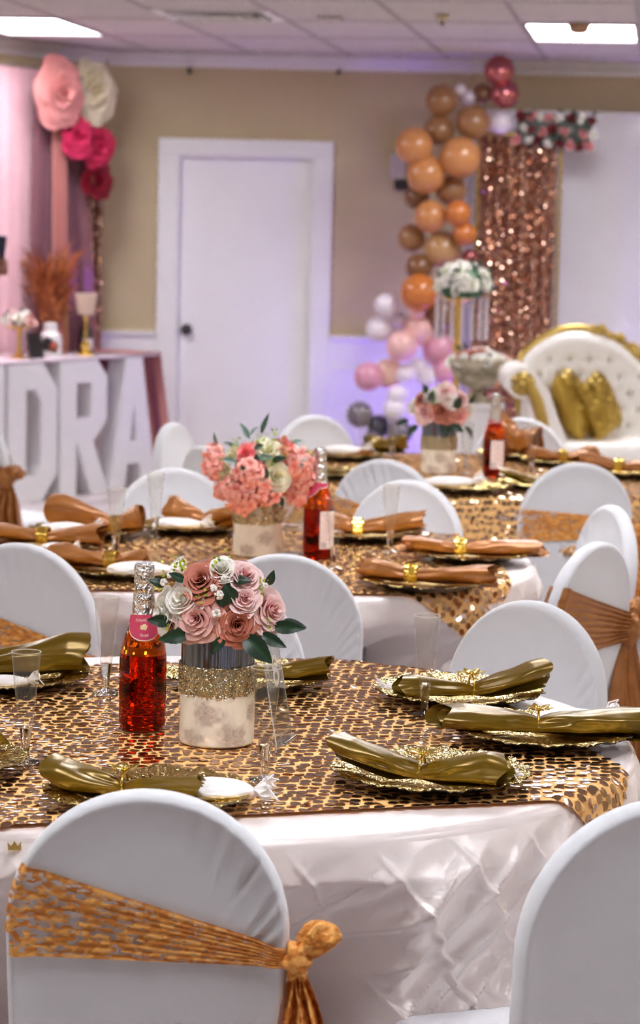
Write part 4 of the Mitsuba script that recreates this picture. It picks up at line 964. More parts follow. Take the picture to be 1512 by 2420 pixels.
def ring_flower():
    b = []
    for sgn in (0,):
        t = np.linspace(0, 2 * PI, 40); b.append(tube(np.c_[t * 0, 0.019 * np.cos(t), 0.0215 + 0.0185 * np.sin(t)], 0.0019, 8, False))
    fl = []
    rs = np.random.default_rng(3)
    for i in range(6):
        m, _ = leaf_mesh(0.020, 0.013, rs, (1, 1, 1), (1, 1, 1), -0.25, 9, 0.3); m.apply_transform(xf(0, 0, 0.0425, i * PI / 3 + 0.3)); fl.append(m)
    c = trimesh.creation.icosphere(2, 0.0036); c.apply_translation((0, 0, 0.0445)); fl.append(c)
    return b[0], cat(*fl)
RB_, RF_ = ring_flower()
RINGB, RINGF = mikit.ply(RB_, 'm_gold', True), mikit.ply(RF_, 'm_gold', 40)
def cuff_mesh():
    """wide gold cuff with a raised square key pattern"""
    t = np.linspace(0, 2 * PI, 48); P = np.stack([np.c_[np.full(48, x), (0.020 + o) * np.cos(t), 0.022 + (0.0195 + o) * np.sin(t)] for x, o in ((-0.015, 0.0005), (-0.015, 0.0022), (0.015, 0.0022), (0.015, 0.0005), (-0.015, 0.0005))], 1)
    out = [mesh(tri(P))]
    key = [(-1, -1), (1, -1), (1, 1), (-0.4, 1), (-0.4, -0.2), (0.35, -0.2), (0.35, 0.45)]
    for i in range(12):
        a0 = i * PI / 6
        for (x0, y0), (x1, y1) in zip(key[:-1], key[1:]):
            pts = [((x0 + (x1 - x0) * k) * 0.0105, a0 + (y0 + (y1 - y0) * k) * 0.19) for k in np.linspace(0, 1, 4)]
            out.append(tube([(p, (0.0232) * math.cos(a), 0.022 + 0.0227 * math.sin(a)) for p, a in pts], 0.0013, 5))
    for x in (-0.0145, 0.0145): out.append(tube(np.c_[np.full(48, x), 0.0228 * np.cos(t), 0.022 + 0.0222 * np.sin(t)], 0.0014, 6, False))
    return cat(*out)
CUFF = mikit.ply(cuff_mesh(), 'm_gold', 40)

def bag_mesh(seed, sx=0.055, sy=0.035, sz=0.013):
    rs = np.random.default_rng(seed); m = trimesh.creation.icosphere(4, 1.0); v = m.vertices
    k = 1 + 0.22 * (fb(v, 2.2, 3, seed) - 0.5); v = v * k[:, None] * np.array([sx, sy, sz]); v[:, 2] = np.maximum(v[:, 2], -sz * 0.55) + sz * 0.55
    v[:, 1] *= 1 - 0.55 * np.clip(v[:, 0] / sx, 0, 1) ** 2; m.vertices = v; return m
def ruffle_mesh(seed, r=0.022):
    t = np.linspace(0, 2 * PI, 60); u = np.linspace(0, 1, 8); Tt, U = np.meshgrid(t, u, indexing='ij')
    rad = 0.004 + r * U * (0.75 + 0.25 * np.cos(Tt * 7 + seed)); P = np.stack([U * r * 0.9 + 0.3 * rad * np.cos(Tt * 5), rad * np.cos(Tt), rad * np.sin(Tt) * 0.55 + 0.012], -1); P[..., 2] = np.maximum(P[..., 2], 0.002); return mesh(tri(P))

def setting(t, x, y, kind, nap, place, a=0.0, ring=True, bag=None, bag_lab=None, charger=True, off=(0, 0)):
    """charger, napkin with its ring and a favour bag; nap: keyword arguments of napkin_mesh"""
    M = xf(x, y, TZ + 0.0005)
    g = f'place settings on the {TNAME[t]} table'
    if charger:
        k = num('charger_plate'); to = T([[float(v) for v in r] for r in M @ xf(rz=x * 7 + y)]); scene[k + '__face'] = {**CHARGER, 'to_world': to}; scene[k + '__underside'] = {**CHARGER_BACK, 'to_world': to}; lab(k + '__underside', 'dark underside')
        lab(k, f'gold scalloped charger plate {place}', 'plate', f'gold charger plates on the {TNAME[t]} table')
    N = xf(x + off[0], y + off[1], TZ + 0.0055 + nap.pop('up', 0.006), a)
    mat, cn = ('m_olive', 'olive gold') if kind == 'olive' else ('m_bronze', 'bronze')
    skew = nap.get('skew', 0.0); L = nap['L']
    if kind == 'bronze': nap['r_end'] = nap.get('r_end', 0.034) * 1.22; nap['flat'] = nap.get('flat', 0.72) * 1.05
    single('napkin', napkin_mesh(**nap), mat, f'{cn} satin napkin {place}', 'napkin', f'satin napkins on the {TNAME[t]} table', M=N)
    if ring:
        k = num('napkin_ring'); lab(k, (f'gold flower napkin ring {place}' if ring == 'flower' else f'gold napkin cuff {place}'), 'napkin ring', f'napkin rings on the {TNAME[t]} table')
        RM = T([[float(v) for v in r] for r in N @ xf(skew * L / 2)])
        if ring == 'flower':
            scene[k + '__band'] = {**RINGB, 'to_world': RM}; scene[k + '__flower'] = {**RINGF, 'to_world': RM @ T().translate([0, 0, -0.018]) @ T().scale(1.42)}
        else: scene[k] = {**CUFF, 'to_world': RM}
    if bag:
        bx_, by_, ba, bz = bag[:4]; s = bag[4] if len(bag) > 4 else 1.0
        k = num('favor_bag'); lab(k, bag_lab, 'favor bag', 'white favor bags')
        BM = xf(bx_, by_, TZ + 0.006 + bz, ba, s); sd = len(k) + int(abs(bx_ * 977))
        put(k + '__pouch', bag_mesh(sd), 'm_organza', M=BM); put(k + '__ruffle', ruffle_mesh(sd), 'm_organza', M=BM @ xf(0.05))
        put(k + '__ribbon', tube([(0.05, 0, 0.012), (0.062, 0.012, 0.025), (0.072, 0.004, 0.03), (0.056, -0.002, 0.014), (0.07, -0.016, 0.02), (0.085, -0.02, 0.004)], 0.0014, 6), 'm_organza', M=BM)

rad = math.radians
# front table
setting(0, 0.270, 4.585, 'olive', dict(L=0.275, seed=4, r_end=0.038, pinch=0.021, flat=0.60, liftr=0.030, tipr=0.12), 'on the front table, right, farthest of three', rad(12), 'flower', (0.17, 4.585, PI, 0.006, 0.8), 'white favor bag under the napkin of the back right plate on the front table', off=(0.02, -0.04))
setting(0, 0.400, 4.235, 'olive', dict(L=0.335, seed=9, r_end=0.052, pinch=0.028, skew=-0.08, flat=0.58, tipl=0.22, tipr=0.25), 'at the right edge of the front table, hanging over its plate', rad(-4), 'flower', (0.45, 4.30, 0.3, 0.008, 1.3), 'white favor bag behind the long napkin at the right edge of the front table', off=(0.0, -0.02))
setting(0, 0.188, 3.885, 'olive', dict(L=0.275, seed=17, r_end=0.050, pinch=0.024, skew=0.02, flat=0.58, liftl=0.022, tipl=0.05), 'on the front table, right, nearest of three', rad(-17), 'flower', (0.275, 3.86, -0.5, 0.006, 0.75), 'white favor bag on the nearest right plate of the front table', off=(-0.02, -0.05))
setting(0, -0.252, 3.700, 'olive', dict(L=0.235, seed=23, r_end=0.038, pinch=0.018, flat=0.72, liftl=0.012), 'behind the lace sash chair in the foreground', rad(-10), 'flower', (-0.150, 3.695, -0.25, 0.008, 1.25), 'white favor bag on the plate behind the lace sash chair', off=(-0.035, -0.025))
setting(0, -0.130, 4.690, 'olive', dict(L=0.23, seed=27, r_end=0.036, pinch=0.018, flat=0.75, liftr=0.012), 'behind the front vase', rad(-8), None, off=(0.04, -0.02))
setting(0, -0.590, 4.640, 'olive', dict(L=0.30, seed=31, r_end=0.048, pinch=0.028, skew=-0.25, flat=0.85), 'at the left edge of the front table, far side', rad(8), 'flower', (-0.585, 4.555, 0.1, 0.006, 0.9), 'white favor bag at the left edge of the front table')
setting(0, -0.62, 3.90, 'olive', dict(L=0.26, seed=33), 'at the near left edge of the front table, barely in view', rad(40), 'flower')
# middle table
setting(1, -0.650, 6.853, 'bronze', dict(L=0.26, seed=41, r_end=0.045, pinch=0.020, skew=0.45, flat=0.85), 'far left on the middle table, in front of the floor', rad(-6), 'cuff', (-0.70, 6.775, -0.12, 0.012, 1.35), 'white favor bag far left on the middle table', off=(0.02, 0.02))
setting(1, -0.755, 6.555, 'bronze', dict(L=0.30, seed=45, r_end=0.036, pinch=0.021, skew=-0.1, flat=0.7), 'at the left edge of the middle table', rad(-12), 'cuff', (-0.69, 6.46, -0.1, 0.008, 0.8), 'white favor bag at the left edge of the middle table', off=(0.03, 0.02))
setting(1, -0.500, 6.115, 'bronze', dict(L=0.24, seed=49, r_end=0.034, pinch=0.020, flat=0.7, skew=0.25), 'left front on the middle table above the lace sash chair', rad(-10), 'cuff', (-0.44, 6.03, 0.05, 0.008, 1.5), 'long white favor bag left front on the middle table', off=(-0.05, 0.03))
setting(1, -0.362, 7.010, 'bronze', dict(L=0.22, seed=53, r_end=0.042, pinch=0.024, flat=0.8), 'at the back of the middle table left of the vase', rad(-8), None, (-0.40, 6.95, -0.15, 0.012, 1.3), 'white favor bag at the back of the middle table', off=(0.03, 0.03))
setting(1, 0.130, 6.930, 'bronze', dict(L=0.27, seed=57, r_end=0.034, pinch=0.020, skew=-0.4, flat=0.75, liftr=0.01), 'back right on the middle table, behind a champagne flute', rad(3), 'cuff', (0.02, 6.93, 3.0, 0.008, 1.0), 'white favor bag beside the rosé bottle of the middle table', off=(0.03, 0))
setting(1, 0.407, 6.540, 'bronze', dict(L=0.35, seed=61, r_end=0.030, pinch=0.022, skew=-0.18, flat=0.66, tipr=0.15, tipl=0.1), 'at the right edge of the middle table, farther one', rad(-2), 'cuff', (0.46, 6.60, 0.4, 0.02, 0.75), 'white favor bag with curled ribbon at the right of the middle table')
setting(1, 0.262, 6.010, 'bronze', dict(L=0.32, seed=65, r_end=0.034, pinch=0.022, skew=-0.22, flat=0.68, tipr=0.1), 'right front on the middle table above the blush cloth', rad(-7), 'cuff')
# back table
setting(2, 0.470, 8.230, 'olive', dict(L=0.16, seed=71, r_end=0.02, pinch=0.014, flat=0.6), 'left of two at the front of the back table', rad(-20), None, (0.43, 8.22, 0.2, 0.012, 1.6), 'white favor bag at the front of the back table', off=(-0.03, 0.05))
setting(2, 0.760, 8.385, 'olive', dict(L=0.26, seed=75, r_end=0.034, pinch=0.02, flat=0.7, liftl=0.02), 'right of two at the front of the back table', rad(-14), None, off=(-0.02, 0.0))
setting(2, 0.085, 9.280, 'bronze', dict(L=0.20, seed=79, r_end=0.018, pinch=0.012, flat=0.6), 'far left at the back of the back table', rad(5), None, (0.08, 9.30, 0.0, 0.012, 1.5), 'white favor bag far left at the back of the back table')
setting(2, 0.245, 9.400, 'olive', dict(L=0.16, seed=83, r_end=0.045, pinch=0.036, flat=0.95), 'bundled up behind the flutes of the back table', rad(5), None, charger=False)
setting(2, 0.755, 9.470, 'bronze', dict(L=0.17, seed=87, r_end=0.055, pinch=0.045, flat=1.1, liftl=0.02), 'standing up right behind the rosé bottle of the back table', rad(-25), None)
setting(2, 0.905, 9.240, 'bronze', dict(L=0.26, seed=91, r_end=0.034, pinch=0.020, flat=0.7), 'in front of the sofa seat on the back table', rad(4), 'cuff')
setting(2, 1.10, 8.860, 'bronze', dict(L=0.30, seed=95, r_end=0.034, pinch=0.020, flat=0.7, tipr=0.1), 'at the right of the back table above a lace sash chair', rad(-18), 'cuff', off=(-0.02, 0.06))
setting(2, 0.085, 8.600, 'olive', dict(L=0.16, seed=99, r_end=0.018, pinch=0.012, flat=0.6), 'left front on the back table behind a creased chair', rad(10), None)
# one loose piece of crown confetti on the hanging corner
pts = [(-0.009, 0), (0.009, 0), (0.010, 0.012), (0.005, 0.006), (0, 0.013), (-0.005, 0.006), (-0.010, 0.012)]
single('crown_confetti', ext(Polygon(pts), 0.0006), 'm_goldpaint', 'tiny gold crown confetti on the hanging overlay at the lower left', 'confetti', smooth=False, M=xf(-0.434, 3.520, 0.735, 0.2, 1, PI / 2 - 0.2))

# ------------------------------------------------------------------ the dessert table with block letters, slanting along the left wall
ML = xf(-1.03, 15.36, 0, math.radians(60))           # local x along the letters, y towards the left wall
def letter_poly(ch):
    if ch == 'D': return Polygon([(0, 0), (0.33, 0), (0.47, 0.15), (0.47, 0.65), (0.33, 0.80), (0, 0.80)], [[(0.17, 0.15), (0.17, 0.65), (0.26, 0.65), (0.31, 0.58), (0.31, 0.22), (0.26, 0.15)]])
    if ch == 'R': return Polygon([(0, 0), (0.16, 0), (0.16, 0.33), (0.31, 0), (0.49, 0), (0.33, 0.33), (0.36, 0.33), (0.47, 0.44), (0.47, 0.70), (0.37, 0.80), (0, 0.80)], [[(0.16, 0.46), (0.16, 0.67), (0.31, 0.67), (0.31, 0.46)]])
    if ch == 'A': return Polygon([(0, 0), (0.155, 0), (0.185, 0.15), (0.315, 0.15), (0.345, 0), (0.50, 0), (0.335, 0.80), (0.165, 0.80)], [[(0.212, 0.29), (0.25, 0.52), (0.288, 0.29)]])
    return Polygon([(0, 0), (0.15, 0), (0.15, 0.42), (0.34, 0), (0.49, 0), (0.49, 0.80), (0.34, 0.80), (0.34, 0.38), (0.15, 0.80), (0, 0.80)])
LET = [('N', -2.04, 'white block letter N at the left edge holding up the dessert table'), ('D', -1.515, 'white block letter D of the dessert table, left of the R'), ('R', -1.01, 'white block letter R of the dessert table, between D and A'), ('A', -0.50, 'white block letter A of the dessert table, nearest the door')]
for ch, s, l in LET:
    m = ext(letter_poly(ch), 0.13); m.apply_transform(xf(rx=PI / 2)); m.apply_translation((s, 0.13, 0))
    single('block_letter', m, 'm_trim', l, 'letter', 'white block letters under the dessert table', False, M=ML)
k = num('dessert_table'); lab(k, 'dessert table behind the white block letters with a rose satin cover', 'table')
put(k + '__tabletop', cbox(-2.1, 0.03, 0.005, 0.52, 0.802, 0.818, 0.005), 'm_gloss', True, lin(206, 194, 204), ML)
for sx in (-2.0, -0.06):
    for sy in (0.18, 0.47): put(k + '__leg', bx(sx - 0.02, sx + 0.02, sy - 0.02, sy + 0.02, 0, 0.802), 'm_matte', False, lin(120, 110, 110), ML)
# satin cover falling over the right end
u, v = np.linspace(0, 1, 60), np.linspace(0, 1, 40); U, V = np.meshgrid(u, v, indexing='ij')
fold = 0.020 * np.cos(U * 2 * PI * 5) * V; px_ = 0.035 + 0.012 * np.sin(V * PI / 2) + 0.15 * V ** 1.1 + fold
P = np.stack([px_, 0.0 + 0.53 * U + 0.0 * V, 0.825 - 0.77 * V], -1)
P2 = np.stack([np.linspace(-0.26, 0.035, 12)[:, None] + 0 * u[None], np.linspace(0.0, 0.53, 60)[None] + 0 * np.linspace(0, 1, 12)[:, None], np.full((12, 60), 0.8225)], -1)
c = put(k + '__satin_cover', cat(tri(P), tri(P2)), 'm_satin_rose', 50, M=ML)
u, v = np.linspace(0, 1, 160), np.linspace(0, 1, 12); U, V = np.meshgrid(u, v, indexing='ij')
P = np.stack([-2.08 + 2.10 * U, 0.50 + 0.018 * np.cos(U * 120), 0.80 * (1 - V) + 0.01], -1)
put(k + '__rear_skirt', mesh(tri(P)), 'm_satin_rose', True, M=ML)

def rose_cluster(root, pts, seed, n=10, leaves=10, lr=0.05, sub='rose'):
    rs = np.random.default_rng(seed)
    for (x, y, z, r, col, d) in pts:
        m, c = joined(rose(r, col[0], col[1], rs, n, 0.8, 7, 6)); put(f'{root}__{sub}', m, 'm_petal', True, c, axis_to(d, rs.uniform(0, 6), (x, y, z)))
    ms = []
    for q in range(leaves):
        x, y, z, r, col, d = pts[int(rs.integers(len(pts)))]
        m, c = leaf_mesh(lr, lr * 0.5, rs, GREEN, GREEN2, 0.2, 8); dd = rs.normal(0, 1, 3) * np.array([1, 0.5, 0.8])
        m.apply_transform(look_dir(dd, [0.1, -1, 0.4], np.array([x, y, z]) + rs.normal(0, 1, 3) * r * 0.6)); put(f'{root}__leaf', m, 'm_leaf', True, c)

def world(s, q, z): return (ML @ np.array([s, q, z, 1]))[:3]
# flower stand
k = num('flower_stand'); w = world(-1.086, 0.25, 0.818); lab(k, 'gold pedestal with roses on the dessert table at the left edge', 'flower stand')
put(k + '__stem', lathe([(0, 0), (0.055, 0), (0.056, 0.006), (0.03, 0.014), (0.012, 0.03), (0.018, 0.045), (0.010, 0.06), (0.009, 0.12), (0.016, 0.135), (0.010, 0.15), (0.012, 0.165), (0.0, 0.166)], 24), 'm_gold', True, M=xf(*w))
put(k + '__plate', lathe([(0, 0.166), (0.05, 0.168), (0.095, 0.180), (0.098, 0.184), (0.05, 0.178), (0, 0.176)], 32), 'm_gold', 40, M=xf(*w))
pts = []
for i, (dx, dz, r, col) in enumerate([(-0.07, 0.215, 0.038, WHITE), (-0.005, 0.20, 0.038, PALE), (0.02, 0.245, 0.042, WHITE), (0.075, 0.205, 0.034, DUSTY), (-0.03, 0.25, 0.032, PALE), (0.05, 0.235, 0.03, BROWN), (0.0, 0.23, 0.04, WHITE)]):
    pts.append((w[0] + dx, w[1] - 0.03 + (i % 3) * 0.03, w[2] + dz, r, col, (dx * 6, -1, 0.5)))
rose_cluster(k, pts, 5, 12, 14, 0.045)
# white photo jar
k = num('photo_jar'); w = world(-0.781, 0.25, 0.818); lab(k, 'white jar printed with a dark portrait on the dessert table', 'jar')
JP = [(0, 0), (0.066, 0), (0.071, 0.006), (0.071, 0.10), (0.066, 0.125), (0.046, 0.145), (0.042, 0.155), (0.042, 0.195), (0.037, 0.20), (0, 0.20)]
put(k + '__jar', lathe(fine(JP, 0.01), 40), 'm_gloss', True, lin(232, 230, 232), xf(*w))
for a, z0, z1, ph, wd, col in (('dark_print', 0.03, 0.115, -0.25, 0.5, lin(28, 22, 26)), ('brown_print', 0.022, 0.09, 0.28, 0.42, lin(96, 40, 28)), ('red_print', 0.05, 0.085, 0.3, 0.2, lin(190, 90, 64))):
    zc, zh = (z0 + z1) / 2, (z1 - z0) / 2
    put(f'{k}__{a}', patch(JP[2:5], lambda u: zc - zh * math.sqrt(max(0, 1 - u * u)), lambda u: zc + zh * math.sqrt(max(0, 1 - u * u)), ph - wd, ph + wd, 6, 24, 0.001 + 0.0006 * (a != 'dark_print') + 0.0006 * (a == 'red_print')), 'm_matte', True, col, xf(*w, math.radians(8)))
# small black easel frame
k = num('black_stand'); w = world(-1.03, 0.16, 0.818); lab(k, 'thin black stand leaning on the dessert table left of the white jar', 'stand')
put(k + '__panel', cbox(-0.06, 0.06, -0.006, 0.006, 0, 0.15, 0.004), 'm_black', M=xf(*w, math.radians(55), 1, -0.2)); put(k + '__strut', tube([(0, 0.065, 0), (0, 0.02, 0.12)], 0.005), 'm_black', M=xf(*w, math.radians(55)))
# goblet candle holder
k = num('candle_goblet'); w = world(-0.545, 0.16, 0.818); lab(k, 'tall gold candle holder with beaded crystal cup on the dessert table', 'candle holder')
put(k + '__stem', lathe(fine([(0, 0), (0.05, 0), (0.052, 0.01), (0.02, 0.03), (0.03, 0.055), (0.03, 0.07), (0.010, 0.09), (0.008, 0.21), (0.018, 0.225), (0.010, 0.24), (0, 0.24)], 0.01), 24), 'm_gold', 50, M=xf(*w))
put(k + '__cup', lathe([(0.015, 0.235), (0.042, 0.25), (0.056, 0.31), (0.062, 0.37), (0.060, 0.37), (0.054, 0.31), (0.040, 0.254), (0, 0.24)], 32), 'm_gloss', True, lin(206, 180, 160), xf(*w))
bd = []
for i in range(7):
    for j in range(20):
        s = trimesh.creation.icosphere(1, 0.0085); r = np.interp(0.255 + i * 0.0185, [0.25, 0.31, 0.37], [0.043, 0.057, 0.063]); a = (j + 0.5 * (i % 2)) * PI / 10; s.apply_translation((r * math.cos(a), r * math.sin(a), 0.255 + i * 0.0185)); bd.append(s)
kk = put(k + '__beads', cat(*bd), 'm_gloss', True, lin(228, 206, 188), xf(*w)); lab(kk, None, kind='stuff')
# dark bottle behind it
k = num('dark_bottle'); w = world(-0.262, 0.36, 0.818); lab(k, 'black bottle with white label behind the gold candle holder', 'bottle')
put(k + '__glass', lathe(fine([(0, 0), (0.042, 0), (0.046, 0.006), (0.046, 0.10), (0.040, 0.13), (0.018, 0.17), (0.015, 0.20), (0.016, 0.235), (0, 0.237)], 0.01), 32), 'm_black', True, M=xf(*w))
put(k + '__label', patch([(0.046, 0.006), (0.046, 0.10)], 0.02, 0.085, -0.9, 0.9, 4, 24, 0.001), 'm_matte', True, lin(214, 206, 214), xf(*w, math.radians(30)))
# rust plume on a gold pole
k = num('feather_plume'); w = world(-0.50, 0.42, 0.93); lab(k, 'rust orange feather plume on a gold pole behind the dessert table', 'plume')
wp = world(-0.37, 0.44, 0)
put(k + '__pole', tube([(wp[0] + 0.0, wp[1], 0.0), (wp[0], wp[1], 1.36)], 0.012), 'm_goldpaint'); put(k + '__base', lathe([(0, 0), (0.11, 0), (0.11, 0.012), (0.02, 0.02), (0, 0.02)], 32), 'm_goldpaint', 40, M=xf(wp[0], wp[1], 0))
rs = np.random.default_rng(12); ms = []
for q in range(620):
    a = rs.uniform(0, 2 * PI); L = rs.uniform(0.30, 0.68); d = np.array([math.cos(a) * 0.16, math.sin(a) * 0.10, 0.62]) * (0.6 + 0.6 * rs.random())
    p0 = np.array([rs.normal(-0.05, 0.025), rs.normal(0, 0.03), 0.05 + rs.uniform(0, 0.14)])
    t = np.linspace(0, 1, 7)[:, None]; path = p0 + d * L * t * 1.25 + np.array([0.05 * math.cos(a), 0.04 * math.sin(a), -0.14]) * t ** 2.6 * 1.2
    side = np.cross(d, [0.2, -1, 0.1]); side /= np.linalg.norm(side); wd = 0.0062 * np.sin(np.clip(t * 0.9 + 0.1, 0, 1) * PI) + 0.001
    m = mesh(tri(np.stack([path - side * wd, path + side * wd], 1))); c = np.array(lin(*[(160, 80, 36), (126, 56, 22), (178, 104, 56)][q % 3])); ms.append((m, np.tile(c, (len(m.vertices), 1))))
m, c = joined(ms); kk = put(k + '__feathers', m, 'm_drape', True, c, xf(w[0] + 0.02, w[1] - 0.05, w[2] + 0.0)); lab(kk, None, kind='stuff')

# drapes on a backdrop stand
def drape(s0, s1, z0, z1, q, pleats, amp, c0, c1, seed, n=320, m=30, gather=None):
    rs = np.random.default_rng(seed); u, v = np.linspace(0, 1, n), np.linspace(0, 1, m); U, V = np.meshgrid(u, v, indexing='ij')
    g = gather(V) if gather else (0, 1)
    S = s0 + (s1 - s0) * (g[0] + (g[1] - g[0]) * U)
    ph = U * pleats * 2 * PI + 1.8 * meshkit.noise(np.stack([U * pleats * 0.35, V * 0.4, U * 0 + seed], -1)) * 2
    Q = q + amp * np.cos(ph) + amp * 0.4 * np.cos(ph * 2.3 + 1) * V
    Z = z1 + (z0 - z1) * V
    k = meshkit.noise(np.stack([np.floor(U * pleats * 1.0) * 1.7, U * 0 + seed, U * 0], -1))[..., None]
    c = np.array(c0) * (1 - k) + np.array(c1) * k
    return mesh(tri(np.stack([S, Q, Z], -1))), c.reshape(-1, 3)
bk = num('backdrop_stand'); lab(bk, 'slim metal backdrop stand carrying the pink drapes', 'stand')
for s in (-2.2, 0.21): put(bk + '__post', tube([world(s, 0.64, 0), world(s, 0.64, 2.55)], 0.014), 'm_matte', True, lin(150, 130, 130))
put(bk + '__crossbar', tube([world(-2.2, 0.64, 2.54), world(0.21, 0.64, 2.54)], 0.014), 'm_matte', True, lin(150, 130, 130))
m, c = drape(-2.2, -0.30, 0.02, 2.535, 0.61, 40, 0.022, lin(216, 170, 180), lin(228, 190, 198), 3)
single('pink_drape', m, 'm_drape', 'long pale pink pleated drape at the left edge', 'drape', color=c, M=ML)
m, c = drape(-0.66, 0.10, 0.5, 2.42, 0.50, 15, 0.020, lin(140, 96, 112), lin(206, 152, 158), 8, gather=lambda V: (0.06 * (1 - V), 0.62 + 0.38 * V ** 0.8))
single('mauve_tulle', m, 'm_tulle', 'gathered mauve tulle falling under the big pink paper flower', 'drape', color=c, M=ML)
m, c = drape(-0.52, -0.30, 0.80, 2.40, 0.445, 6, 0.014, lin(220, 150, 136), lin(232, 170, 150), 10, 120, gather=lambda V: (0.15 * V, 0.55 + 0.3 * V))
single('rose_satin_panel', m, 'm_satin_rose', 'narrow shiny rose satin strip hanging between mauve tulle folds', 'drape', M=ML)

def sequin_sheet(n_u, n_v, fn, seed, sz, tilt=0.28):
    rs = np.random.default_rng(seed); U, V = np.meshgrid((np.arange(n_u) + 0.5) / n_u, (np.arange(n_v) + 0.5) / n_v, indexing='ij'); U, V = U.ravel(), V.ravel()
    U = U + (np.arange(len(U)) % 2) * 0.25 / n_u + rs.normal(0, 0.15 / n_u, len(U)); e = 1e-3
    P = fn(U, V); A, B = fn(U + e, V) - P, fn(U, V + e) - P; N = np.cross(A, B); N /= np.linalg.norm(N, axis=1, keepdims=True)
    N = N * np.sign(-(N @ np.array([0.3, -1, 0])))[:, None] * -1
    N = N + rs.normal(0, tilt, (len(P), 3)); N /= np.linalg.norm(N, axis=1, keepdims=True)
    X = np.cross(N, [0, 0, 1.0]); X /= np.linalg.norm(X, axis=1, keepdims=True); Y = np.cross(N, X)
    F = np.tile(np.eye(4), (len(P), 1, 1)); F[:, :3, 0], F[:, :3, 1], F[:, :3, 2], F[:, :3, 3] = X, Y, N, P + N * 0.002
    return scatter(disc(sz, 7, 0.0005), F)
def strip(U, V):
    L = np.stack([-0.03 + 0.26 * U, 0.585 + 0.022 * np.cos(U * 2 * PI * 3 + V * 2), 0.55 + 1.62 * V], -1); return L @ ML[:3, :3].T + ML[:3, 3]
k = num('sequin_strip'); lab(k, 'narrow rose gold sequin curtain at the right edge of the left backdrop', 'sequin curtain')
u, v = np.linspace(0, 1, 50), np.linspace(0, 1, 12); U, V = np.meshgrid(u, v, indexing='ij'); put(k + '__backing', mesh(tri(strip(U.ravel(), V.ravel()).reshape(50, 12, 3))), 'm_matte', True, lin(96, 62, 48))
kk = put(k + '__sequins', sequin_sheet(18, 120, strip, 4, 0.0088, 0.5), 'm_sequin_dark', False); lab(kk, None, kind='stuff')

# big paper flowers pinned to the backdrop corner
def paper_flower(label, px_s, z, r, c0, c1, seed, n=26, q=0.39, ruff=0.12):
    rs = np.random.default_rng(seed); k = num('paper_flower'); lab(k, label, 'paper flower', 'big paper flowers on the left backdrop'); p = world(px_s, q, z)
    M = axis_to((0.80, -0.60, 0.05), rs.uniform(0, 6), p)
    for i in range(n):
        t = i / (n - 1); P = petal(r * (0.06 + 0.66 * t), 1.10 - 0.52 * t, r * (0.46 - 0.20 * t), i * 2.39996 + rs.normal(0, 0.1), r * 0.22 * t ** 1.5, 0.5 + 0.7 * t, rs, 9, 8, ruff); P[..., 2] -= r * 0.20 * t
        V = np.linspace(0, 1, 8)[None, :, None]; c = np.clip((np.array(c0) * (1 - V) + np.array(c1) * V) * rs.uniform(0.9, 1.08), 0, 1)
        put(k + '__petal', mesh(tri(P)), 'm_petal', True, np.broadcast_to(c, P.shape).reshape(-1, 3), M)
paper_flower('largest paper flower, dusty pink, at the top left corner of the backdrop', -0.535, 2.39, 0.222, lin(196, 110, 112), lin(226, 152, 148), 1, 46, 0.38, 0.10)
paper_flower('cream paper flower right of the dusty pink one', -0.155, 2.42, 0.21, lin(214, 202, 160), lin(240, 232, 204), 2, 34, 0.40, 0.22)
paper_flower('hot pink paper flower below the dusty pink one', -0.335, 2.13, 0.145, lin(176, 22, 66), lin(214, 52, 96), 3, 26, 0.38, 0.2)
paper_flower('hot pink paper flower at the right below the cream one', -0.095, 2.085, 0.155, lin(170, 20, 62), lin(206, 46, 88), 4, 26, 0.40, 0.2)
paper_flower('burgundy paper flower, lowest of the cluster', -0.09, 1.885, 0.15, lin(80, 4, 20), lin(128, 12, 34), 5, 26, 0.41, 0.15)

